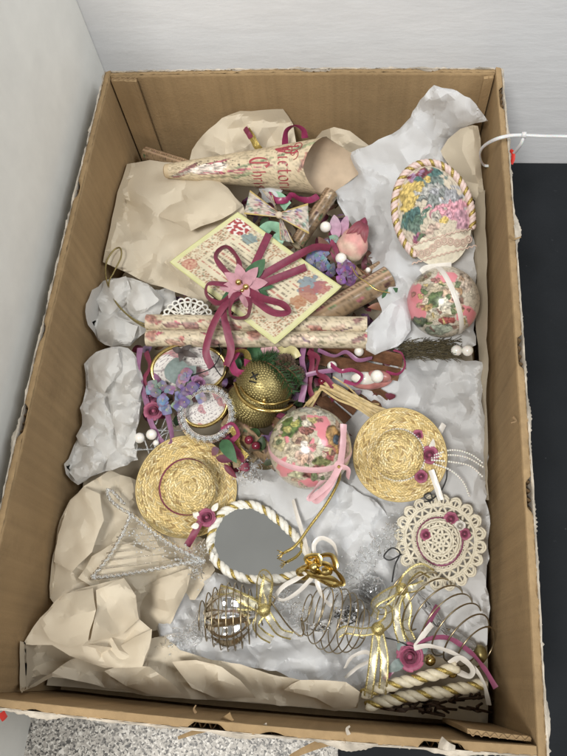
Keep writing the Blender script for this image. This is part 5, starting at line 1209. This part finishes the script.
# purple spray with sage leaf
ps = thing('violet_spray', 'violet blossom spray with grey-green leaf and lilac roses on the medallion', 'flower spray', PX(180, 385, .118))
c0 = PX(180, 380, .122); n_ = VD(c0); s_ = MPP(.122)
for (u0, v0, u1, v1, w_) in [(178, 385, 176, 357, 26), (180, 382, 196, 366, 16)]:
    mb = MB(); leaf(mb, PX(u0, v0, .122), PX(u1, v1, .127), w_*s_, n_, .1, .2, n=10); part('leaf', mb, 'sage', ps)
hydrangea(ps, 172, 402, .124, 12, [(.20, .22, .42), (.24, .26, .46), (.34, .30, .46), (.40, .42, .50)], 11, 9)
hydrangea(ps, 193, 398, .126, 11, [(.20, .10, .28), (.28, .14, .34), (.44, .36, .46)], 12, 9)
hydrangea(ps, 187, 380, .125, 9, [(.40, .22, .38), (.48, .30, .44)], 13, 6)
hydrangea(ps, 157, 390, .120, 8, [(.30, .30, .40), (.36, .34, .42)], 14, 5)
rose(ps, PX(153, 411, .117), 9*s_, 'rose', None, 5); rose(ps, PX(150, 396, .114), 7*s_, 'satin_mauve', None, 6); rose(ps, PX(199, 383, .126), 6*s_, 'satin_lilac', None, 7)
for (u, v, z, r) in [(151.5, 434.5, .116, 5.5), (139.5, 438, .113, 5.5), (156, 443, .112, 3.2)]: pearl(ps, PX(u, v, z), r*s_)
mb = MB(); tube(mb, curve([(188, 376, .126), (203, 372, .132), (214, 366, .134), (221, 352, .132), (218, 344, .13)], 8), .0006, 5); tube(mb, curve([(214, 366, .134), (222, 376, .132), (226, 366, .132)], 8), .0006, 5); part('black_wire', mb, 'blackwire', ps)
mb = MB()
for k in range(4): leaf(mb, PX(182, 352, .126), PX(182+(-10, 9, 15, -2)[k], 352+(-4, -7, 5, 9)[k], .13), 7*s_, n_, .2, .2)
part('dark_leaf', mb, 'ink_dark', ps)
mb = MB(); R_ = random.Random(3)
for k in range(14): a = PX(146+R_.uniform(-4, 24), 440+R_.uniform(-14, 12), .1); tube(mb, smooth([a, a+Vector((R_.uniform(-.012, .012), R_.uniform(-.012, .012), .012)), a+Vector((R_.uniform(-.02, .02), R_.uniform(-.02, .02), .004))], 4), .0008, 5)
part('glass_sprigs', mb, 'glassfrost', ps)

# ================================================================== gold woven bell with pine
def beadskin(mb, c, rr, x, y, n_, sc, rows, pr, lim=-.35):
    for i in range(rows+1):
        ph = math.pi*i/rows
        if math.cos(ph) < lim: break
        k = max(1, int(2*math.pi*math.sin(ph)*rr/(pr*2.05)))
        for j in range(k):
            th = 2*math.pi*(j+.5*(i % 2))/k; d = Vector((math.sin(ph)*math.cos(th)*sc[0], math.sin(ph)*math.sin(th)*sc[1], math.cos(ph)*sc[2])); w_ = x*d.x+y*d.y+n_*d.z; p = c+w_*rr
            e, f, g = basis(w_, x+y*.3)
            mb.add([p+e*pr*1.25, p+f*pr*.8, p-e*pr*1.25, p-f*pr*.8, p+g*pr*.9], [(0, 1, 4), (1, 2, 4), (2, 3, 4), (3, 0, 4)])
gb = thing('gold_bell', 'antique gold woven wire bell ornament beside the pine sprig', 'bell', PX(260, 395, .085))
c = PX(264, 386, .112); s = MPP(.112)*.95; x, y, n_ = frame_at(c); e1 = (x*.75-y*.0+y*.45).normalized()
ex = (x*.82-y*.57).normalized(); ey = n_.cross(ex)
mb = MB(); sphere(mb, c, 28.5*s, 48, 30, (1.05, .92, .9), Matrix((ex, ey, n_)).transposed()); body = part('dome', mb, 'golddark', gb)
mb = MB(); beadskin(mb, c, 29*s, ex, ey, n_, (1.05, .92, .9), 30, 1.45*s); part('woven_wire', mb, 'golddark', body, True, kind='stuff')
c2 = PX(252, 406, .104); mb = MB(); sphere(mb, c2, 24*s, 40, 24, (1.15, .80, .85), Matrix((ex, ey, n_)).transposed()); sk = part('skirt', mb, 'golddark', gb)
mb = MB(); beadskin(mb, c2, 24.5*s, ex, ey, n_, (1.15, .80, .85), 24, 1.45*s); part('woven_wire', mb, 'golddark', sk, True, kind='stuff')
c3 = PX(236, 397, .1); mb = MB(); sphere(mb, c3, 13*s, 30, 18, (.62, 1.2, .8), Matrix((ex, ey, n_)).transposed()); sk = part('skirt', mb, 'golddark', gb)
mb = MB(); beadskin(mb, c3, 13.4*s, ex, ey, n_, (.62, 1.2, .8), 16, 1.4*s); part('woven_wire', mb, 'golddark', sk, True, kind='stuff')
mb = MB(); tube(mb, curve([(235, 383, .118), (240, 397, .126), (252, 407, .1295), (268, 411, .129), (284, 410, .124), (292, 405, .116)], 10), 2.0*s, 10); part('band', mb, 'gold', gb)
mb = MB(); tube(mb, curve([(238, 381, .12), (245, 394, .131), (258, 402, .1345), (274, 404, .132), (290, 399, .122)], 10), 1.2*s, 8); part('band', mb, 'gold', gb)
mb = MB()
for (a, b) in [((250, 378), (258, 374)), ((252, 372), (256, 380)), ((249, 381), (256, 383))]: tube(mb, [PX(*a, .139), PX(*b, .1395)], .0008, 5)
part('hook_wire', mb, 'blackwire', gb)
pearl(gb, PX(264, 400, .136), 2.4*s, 'gold', 'bead')
pn = thing('pine_sprig', 'dark green artificial pine sprig over the gold bell', 'pine sprig', PX(280, 372, .1)); R_ = random.Random(9)
for pts in [[(255, 360, .128), (270, 364, .134), (283, 376, .136), (292, 392, .13)], [(262, 356, .124), (276, 362, .130), (292, 372, .13), (300, 384, .124)], [(252, 366, .126), (262, 358, .13), (275, 354, .126)]]:
    mb = MB(); q = curve(pts, 14); needles(mb, q, .011, 260, .00045, R_); st = part('needles', mb, 'needle', pn, False, kind='stuff')
    mb = MB(); tube(mb, q, .0009, 5); part('twig', mb, 'bark', pn)
def pinecone(label, u, v, z, r, seed):
    R = random.Random(seed); c = PX(u, v, z); s = MPP(z); x, y, n_ = frame_at(c); o = thing('pine_cone', label, 'pine cone', c-n_*r*s*.8, 'small pine cones'); mb = MB(); sphere(mb, c, r*s*.62, 14, 10); part('core', mb, 'cone', o); mb = MB()
    for i in range(8):
        ph = .25+i*.24; k = int(4+8*math.sin(ph))
        for j in range(k):
            th = 2*math.pi*(j+.5*(i % 2))/k; w_ = (x*math.cos(th)+y*math.sin(th))*math.sin(ph)+n_*math.cos(ph); leaf(mb, c+w_*r*s*.5, c+w_*r*s*1.05+n_*r*s*.15, r*s*.5, n_, .15, .2, n=3, ns=2)
    part('scales', mb, 'cone', o, kind='stuff'); return o
pinecone('small pine cone between pine sprig and lilac ribbon', 285, 364, .124, 11, 1); pinecone('smaller pine cone touching the lilac ribbon', 296, 374, .12, 9, 2)

# ================================================================== teardrop mirror
mp = [(210.5, 538), (219, 517), (233, 506.5), (250, 504.5), (266, 511), (281, 522.5), (294, 535), (305.5, 549.5), (312, 560), (302, 572), (287, 577), (259, 580), (240, 577), (224.5, 569), (214, 557)]
zm = lambda u, v: .090+(v-505)*.00009
mr = thing('mirror_ornament', 'teardrop mirror framed in white and gold twisted cord', 'mirror', PX(255, 545, .088)); ol = smooth([PX(u, v, zm(u, v)) for u, v in mp], 12, True); cen = sum(ol, Vector())/len(ol)
nm = (ol[0]-cen).cross(ol[len(ol)//4]-cen).normalized(); nm = nm if nm.z > 0 else -nm
ol = [p-nm*((p-cen).dot(nm)) for p in ol]
nm2 = nm
mb = MB(); vs = [cen]+ol; mb.add(vs, [(0, i+1, (i+1) % len(ol)+1) for i in range(len(ol))]); part('glass', mb, 'mirror', mr, False)
mb = MB(); lo = [p-nm*.004 for p in ol]; mb.add(ol+lo+[cen-nm*.004], [(i, (i+1) % len(ol), len(ol)+(i+1) % len(ol), len(ol)+i) for i in range(len(ol))]+[(len(ol)+i, len(ol)+(i+1) % len(ol), 2*len(ol)) for i in range(len(ol))]); mb.v = [v-nm*.0004 for v in mb.v]; part('backing', mb, 'cream', mr, False)
rope(mr, resample(ol, .0016, True), .0038, ['cordwhite', 'cordwhite', 'cordgold'], .0165, True, ['white_strand', 'white_strand', 'gold_strand'], sr=[.72, .72, .5])
# gold and white bow on the mirror
gw2 = thing('gold_cord_bow', 'gold cord and white ribbon bow on the tip of the mirror', 'bow', PX(318, 570, .1)); s_ = MPP(.11)
k0 = PX(312, 566, .112)
for pts in [[(312, 566, .112), (303, 568, .118), (298, 572, .118), (305, 578, .114), (314, 570, .113)], [(312, 566, .112), (322, 556, .12), (332, 556, .12), (335, 567, .116), (322, 570, .114)], [(312, 566, .112), (326, 564, .12), (340, 576, .116), (342, 584, .112), (328, 580, .113), (314, 570, .113)], [(312, 566, .114), (306, 558, .12), (318, 556, .12), (320, 566, .118)], [(314, 568, .114), (322, 574, .12), (330, 572, .12), (326, 565, .116)], [(312, 567, .112), (318, 578, .116), (334, 585, .114), (342, 583, .112)], [(304, 572, .114), (316, 577, .118), (330, 578, .118), (341, 585, .112)]]:
    mb = MB(); q = curve(pts, 10); ribbon(mb, q, 5.5*s_, [.3, .8, .4, .7], .15); part('gold_loop', mb, 'gold', gw2)
for pts in [[(312, 568, .114), (298, 578, .116), (284, 586, .112), (276, 596, .108), (284, 600, .106), (298, 592, .11), (312, 578, .114)], [(316, 570, .114), (318, 586, .112), (325, 600, .106), (332, 606, .102)], [(316, 560, .112), (314, 545, .114), (322, 538, .116), (334, 545, .114), (336, 560, .112), (326, 566, .112)]]:
    rib(gw2, pts, 4.2*s_, 'satin_white', [.5, .2, .9, .4], 'white_ribbon')
mb = MB(); sphere(mb, PX(314, 567, .118), 5*s_, 14, 10); part('knot', mb, 'gold', gw2)

# ================================================================== coiled wire ornaments
def coil(parent, A, B, rad, turns, wire, n=40, ends=.28, wob=0, m='wire', prof=None, ell=1.0, shear=0):
    a, b = Vector(A), Vector(B); t = (b-a).normalized(); x, y, n_ = frame_at((a+b)/2); c = (n_-t*n_.dot(t)).normalized(); e = t.cross(c); pts = []
    N = int(turns*n)
    for i in range(N+1):
        s = i/N; r = rad*(ends+(1-ends)*math.sin(math.pi*s)**.6) if prof is None else rad*prof(s); an = s*turns*2*math.pi
        pts.append(a+(b-a)*s+e*(math.cos(an)*r)+c*(math.sin(an)*r*ell)+t*(math.sin(an)*r*shear))
    mb = MB(); tube(mb, pts, wire, 6); return part('wire_coil', mb, m, parent), t, c, e
w1 = thing('wire_ornament', 'coiled wire ornament around a silvered fluted glass bulb', 'ornament', PX(228, 620, .08), 'coiled wire ornaments'); A, B = PX(199, 619, .106), PX(262, 614, .108); s_ = MPP(.11)
_, t, c, e = coil(w1, A, B, 29*s_, 9, .0006, shear=.10)
mb = MB(); vs = []
for i in range(41):
    q = i/40; r = 24*s_*math.sin(math.pi*min(1, q*.96+.02))**.62
    for k in range(72):
        a = 2*math.pi*k/72; rr = r*(1+.09*math.cos(a*9)); vs.append(A+(B-A)*(.06+.84*q)+c*(math.cos(a)*rr)+e*(math.sin(a)*rr))
mb.add(vs, grid_faces(41, 72, False, True)); part('glass_bulb', mb, 'mercury', w1)
mb = MB(); tube(mb, curve([(262, 614, .11), (275, 600, .116), (268, 596, .118), (278, 612, .112), (290, 628, .1), (301, 636, .096), (304, 628, .1), (301, 618, .104)], 8), .0008, 5); part('wire_hook', mb, 'wire', w1)
w2 = thing('wire_ornament', 'coiled wire ornament holding crystal shards below the gold cord bow', 'ornament', PX(335, 622, .08), 'coiled wire ornaments'); A, B = PX(303, 611, .104), PX(366, 628, .1)
coil(w2, A, B, 28*s_, 8, .0006, shear=.32)
R_ = random.Random(15)
def shard(parent, A, B, r, m='glass'):
    mb = MB(); t = (B-A).normalized(); x, y, z = basis(t); vs = [A]
    for q, k in ((.25, 1), (.75, .9)):
        for j in range(6): vs.append(A.lerp(B, q)+(x*math.cos(j*1.047)+y*math.sin(j*1.047))*r*k)
    vs.append(B); fs = [(0, 1+(j+1) % 6, 1+j) for j in range(6)]+[(1+j, 1+(j+1) % 6, 7+(j+1) % 6, 7+j) for j in range(6)]+[(13, 7+j, 7+(j+1) % 6) for j in range(6)]
    mb.add(vs, fs); return part('crystal', mb, m, parent, False)
for k in range(7): u, v = R_.uniform(314, 352), R_.uniform(610, 628); a = R_.uniform(0, 3.1); shard(w2, PX(u-math.cos(a)*11, v-math.sin(a)*11, .098), PX(u+math.cos(a)*11, v+math.sin(a)*11, .108), 4*s_)
w3 = thing('wire_ornament', 'open wire coil around a clear glass rod near the mauve rose', 'ornament', PX(450, 615, .075), 'coiled wire ornaments'); A, B = PX(406, 588, .098), PX(484, 652, .094)
coil(w3, A, B, 30*s_, 8, .00075, shear=-.55, prof=lambda s: .35+.65*math.sin(math.pi*min(1, .12+s*.85))**.5)
for (ua, va, ub, vb, r) in [(414, 590, 448, 634, 4.5), (440, 628, 482, 652, 5), (425, 600, 440, 630, 3.4)]: shard(w3, PX(ua, va, .1), PX(ub, vb, .097), r*s_)
mb = MB(); sphere(mb, PX(480, 654, .096), 6*s_, 18, 12, (1, 1.3, 1)); part('end_cap', mb, 'golddark', w3)
mb = MB(); tube(mb, curve([(392, 582, .11), (395, 565, .116), (400, 553, .116), (392, 548, .114), (384, 556, .114), (390, 560, .114), (402, 554, .116)], 8), .0007, 5); part('wire_hook', mb, 'blackwire', w3)
mb = MB(); tube(mb, curve([(382, 637, .106), (398, 641, .108), (412, 648, .106), (420, 655, .1)], 6), .0006, 5); part('wire', mb, 'blackwire', w3)

# gold mesh ribbon bows
def meshrib(parent, pts, wd, roll=0.0, name='ribbon'):
    q = smooth(P3(pts), 8); mb = MB(); ribbon(mb, q, wd*s_*.85, roll, .06, ns=6); o = part(name, mb, 'gsheer', parent)
    T = frames(q)[0]
    for sg in (-1, 1):
        vs = []
        m = MB(); n = len(q); k = 7
        ed = [mb.v[i*7+(0 if sg < 0 else 6)] for i in range(n)]; ed2 = [mb.v[i*7+(2 if sg < 0 else 4)] for i in range(n)]
        for i in range(n): vs += [ed[i], ed[i].lerp(ed2[i], .3)+Vector((0, 0, .0005)), ed[i].lerp(ed2[i], .6)+Vector((0, 0, .0004))]
        m.add(vs, grid_faces(n, 3)); part('gold_edge', m, 'gribbon', o)
g1 = thing('gold_mesh_bow', 'gold mesh ribbon bow tied on the silvered bulb ornament', 'bow', PX(264, 610, .1), 'gold mesh bows')
meshrib(g1, [(264, 610, .12), (245, 600, .126), (228, 592, .124), (219, 590, .12)], 11, .15, 'tail')
meshrib(g1, [(264, 610, .12), (266, 592, .130), (268, 577, .128), (262, 574, .124), (260, 590, .122), (262, 606, .12)], 13, [.1, .2, .8, 1.0, .3], 'loop')
meshrib(g1, [(266, 612, .12), (272, 622, .118), (280, 632, .11), (292, 636, .104)], 9, .2, 'tail'); meshrib(g1, [(263, 612, .12), (256, 624, .118), (262, 634, .11), (272, 640, .104)], 9, .3, 'tail')
meshrib(g1, [(260, 606, .118), (240, 606, .124), (226, 598, .122), (238, 594, .12), (258, 604, .118)], 9, [.2, .5, 1, .5], 'loop')
mb = MB(); sphere(mb, PX(264, 610, .121), 6*s_, 12, 8); part('knot', mb, 'gribbon', g1)
g2 = thing('gold_mesh_bow', 'gold mesh ribbon bow with two long tails at the front', 'bow', PX(377, 630, .1), 'gold mesh bows')
meshrib(g2, [(377, 630, .116), (374, 655, .116), (371, 678, .112), (368, 697, .106)], 9, .1, 'tail'); meshrib(g2, [(379, 630, .116), (384, 655, .116), (384, 675, .113), (382, 694, .106)], 9, .0, 'tail')
meshrib(g2, [(377, 630, .116), (362, 632, .12), (346, 630, .118), (338, 634, .114)], 9, .3, 'tail')
meshrib(g2, [(378, 629, .116), (388, 620, .122), (388, 608, .122), (379, 606, .12), (374, 618, .118)], 12, [.2, .7, 1.0, .8], 'loop')
mb = MB(); sphere(mb, PX(378, 629, .117), 6*s_, 12, 8); part('knot', mb, 'gribbon', g2)
g3 = thing('gold_mesh_bow', 'sparkling gold mesh bow against the crocheted hat', 'bow', PX(400, 590, .1), 'gold mesh bows')
meshrib(g3, [(402, 588, .116), (388, 594, .124), (374, 604, .122), (380, 612, .118), (394, 604, .117), (402, 592, .116)], 11, [.1, .4, 1.0, .6, .2], 'loop')
meshrib(g3, [(402, 588, .116), (408, 576, .124), (420, 568, .122), (432, 574, .116)], 11, [.2, .4, .1], 'loop'); meshrib(g3, [(402, 590, .116), (414, 588, .12), (424, 584, .116)], 9, .4, 'tail')
meshrib(g3, [(400, 592, .116), (396, 610, .116), (398, 628, .112), (402, 642, .108)], 9, .1, 'tail'); meshrib(g3, [(404, 592, .116), (408, 608, .114), (406, 626, .11), (412, 640, .106)], 9, .3, 'tail')
mb = MB(); sphere(mb, PX(402, 589, .118), 5.5*s_, 12, 8); part('knot', mb, 'gribbon', g3)

# ================================================================== spun glass harp and loose glass
hp = thing('glass_harp', 'clear spun glass harp lying on the cream paper left of the mirror', 'glass ornament', PX(150, 555, .09))
def twist(parent, pts, r, name, m='glassfrost', pitch=.006):
    rope(parent, resample(curve(pts, 12), .0011), r, ['glass', m], pitch, names=[name, name], sr=.6, seg=6)
zz = .108
twist(hp, [(91, 578, zz), (120, 575, zz+.002), (155, 569, zz+.002), (185, 563, zz), (205, 562, zz-.004)], 2.0*s_, 'frame_rod')
twist(hp, [(91, 578, zz), (108, 558, zz+.003), (122, 535, zz+.003), (131, 514, zz)], 2.0*s_, 'frame_rod')
twist(hp, [(131, 514, zz), (148, 528, zz+.003), (172, 545, zz+.003), (205, 562, zz-.004)], 2.3*s_, 'frame_rod')
twist(hp, [(131, 514, zz), (120, 508, zz+.004), (110, 499, zz+.003), (107, 490, zz), (113, 492, zz), (125, 505, zz)], 1.8*s_, 'scroll_rod')
for k in range(7):
    q = .12+k*.125; a = PX(131, 514, zz).lerp(PX(91, 578, zz), q); b = PX(134, 517, zz).lerp(PX(203, 561, zz-.003), min(.98, q*1.05)); mb = MB(); tube(mb, [a, a.lerp(b, .5), b], .0006, 6); part('string', mb, 'glass', hp)
R_ = random.Random(31); mb = MB()
for k in range(90):
    q = R_.uniform(0, 1); c = PX(125+q*75+R_.gauss(0, 4), 532+q*32+R_.gauss(0, 6), .104+R_.uniform(0, .006)); sphere(mb, c, R_.uniform(.0006, .0014), 5, 3)
part('glitter', mb, 'glassfrost', hp, False, kind='stuff')
def glasslump(label, cells, seed, z):
    o = thing('spun_glass_sprig', label, 'glass ornament', PX(cells[0][0], cells[0][1], z-.004)); R = random.Random(seed)
    for (u, v, r) in cells:
        mb = MB(); c = PX(u, v, z); x, y, n_ = frame_at(c)
        for k in range(10):
            a = R.uniform(0, 6.28); b = c+x*R.gauss(0, r*s_*.45)+y*R.gauss(0, r*s_*.45); d = x*math.cos(a)+y*math.sin(a); g = n_.cross(d)*R.uniform(-.6, .6); l = r*s_*R.uniform(.5, 1.3)
            tube(mb, smooth([b-d*l*.5, b-d*l*.15+g*l*.4+n_*.002, b+d*l*.2-g*l*.3+n_*R.uniform(0, .004), b+d*l*.5], 4), R.uniform(.0003, .0008), 5)
        part('glass_curl', mb, 'glass', o)
        mb = MB()
        for k in range(16): sphere(mb, c+x*R.gauss(0, r*s_*.5)+y*R.gauss(0, r*s_*.5)+n_*R.uniform(0, .005), R.uniform(.0005, .0012), 5, 3)
        part('glass_beads', mb, 'glassfrost', o, False, kind='stuff')
glasslump('spun glass tangle between glass harp and mirror', [(192, 560, 13), (203, 550, 10), (196, 572, 11)], 1, .1)
glasslump('spun glass tangle beside the cream paper wedge and silvered bulb', [(188, 636, 14), (176, 645, 11), (197, 626, 9)], 2, .098)
glasslump('spun glass curls between the mirror bow and the crystal coil', [(350, 575, 14), (365, 560, 12), (340, 592, 10), (372, 582, 12)], 3, .096)
glasslump('spun glass curls above the sparkling gold bow', [(388, 535, 14), (402, 520, 11), (376, 548, 10)], 4, .1)
glasslump('spun glass tuft below the glass wreath beside the floral roll', [(244, 470, 12), (238, 455, 10), (254, 476, 9)], 5, .094)
glasslump('spun glass curls between silvered bulb and crystal coil', [(290, 605, 13), (300, 618, 11), (282, 596, 9)], 6, .094)
# clear glass bulbs in the tissue
for (u, v, r, lab) in [(358, 608, 17, 'clear thin glass bubble resting right of the crystal coil'), (372, 590, 13, 'small clear glass bubble under the sparkling gold bow')]:
    mb = MB(); c = PX(u, v, .085); sphere(mb, c, r*s_, 28, 18); sphere(mb, c, r*s_*.95, 28, 18); n = len(mb.f)//2; mb.f = mb.f[:n]+[f[::-1] for f in mb.f[n:]]; solo('glass_bubble', mb, 'glass', lab, 'bauble')

# ================================================================== front corner: twisted canes, mauve rose, ribbons
for k, (pts, lab) in enumerate([([(362, 694, .100), (392, 685, .105), (425, 677, .108), (458, 667, .108)], 'cream and gold twisted cord cane touching the gold mesh tails'), ([(366, 706, .096), (400, 698, .1), (440, 692, .102), (486, 684, .1)], 'cream and gold twisted cord cane lying nearer the front wall')]):
    o = thing('twisted_cane', lab, 'cord cane', PX(425, 685, .09), 'twisted cord canes'); rope(o, resample(curve(pts, 12), .0016), .0046, ['cordcream', 'cordcream', 'cordgold'], .022, names=['cream_strand', 'cream_strand', 'gold_strand'], sr=[.72, .72, .45])
mr2 = thing('mauve_rose_pick', 'mauve ribbon rose with grey leaves and long ribbon tails in the front right corner', 'flower', PX(410, 660, .095))
rose(mr2, PX(410, 657, .108), 11*s_, 'rose', None, 4)
for (u0, v0, u1, v1, w_) in [(404, 660, 388, 672, 9), (404, 650, 398, 642, 9), (418, 652, 428, 644, 9)]:
    mb = MB(); a = PX(u0, v0, .105); leaf(mb, a, PX(u1, v1, .106), w_*s_, VD(a), .15, .2); part('leaf', mb, 'sage', mr2)
rib(mr2, [(414, 652, .11), (426, 640, .114), (448, 638, .114), (470, 652, .112), (484, 668, .108), (496, 688, .112)], 5*s_, 'satin_mauve', [.2, .9, .5, .9, .3], 'ribbon', 10)
rib(mr2, [(416, 650, .108), (424, 632, .112), (432, 616, .112), (438, 606, .108)], 5.5*s_, 'satin_mauve', [.3, .6, .2], 'ribbon')
rib(mr2, [(414, 648, .112), (430, 646, .116), (455, 654, .114), (474, 668, .11), (484, 684, .106), (489, 705, .1)], 4.5*s_, 'satin_white', [.2, .9, .6, 1.0, .4], 'white_ribbon', 10)
rib(mr2, [(416, 646, .112), (424, 634, .116), (432, 624, .114)], 5*s_, 'satin_white', .4, 'white_ribbon')
rib(mr2, [(450, 664, .108), (460, 658, .114), (472, 668, .112), (470, 676, .108), (458, 672, .106)], 6*s_, 'satin_white', [.4, .9, .6], 'white_loop')
rib(mr2, [(402, 660, .104), (392, 670, .102), (384, 680, .098)], 5*s_, 'satin_mauve', .2, 'ribbon')
for k, (u, v, z, lab) in enumerate([(430, 660, .1, 'tiny gold bell by the mauve rose'), (452, 672, .1, 'tiny gold bell between the twisted canes')]):
    o = thing('tiny_bell', lab, 'bell', PX(u, v, z-.004), 'tiny gold bells'); c = PX(u, v, z); mb = MB(); sphere(mb, c, 5*s_, 16, 12, (1, 1, 1.15)); part('bell_body', mb, 'gold', o); mb = MB(); tube(mb, [c+Vector((math.cos(a)*.0018, 0, .006+math.sin(a)*.0018)) for a in [q*.63 for q in range(10)]], .0005, 5, True); part('ring', mb, 'gold', o)
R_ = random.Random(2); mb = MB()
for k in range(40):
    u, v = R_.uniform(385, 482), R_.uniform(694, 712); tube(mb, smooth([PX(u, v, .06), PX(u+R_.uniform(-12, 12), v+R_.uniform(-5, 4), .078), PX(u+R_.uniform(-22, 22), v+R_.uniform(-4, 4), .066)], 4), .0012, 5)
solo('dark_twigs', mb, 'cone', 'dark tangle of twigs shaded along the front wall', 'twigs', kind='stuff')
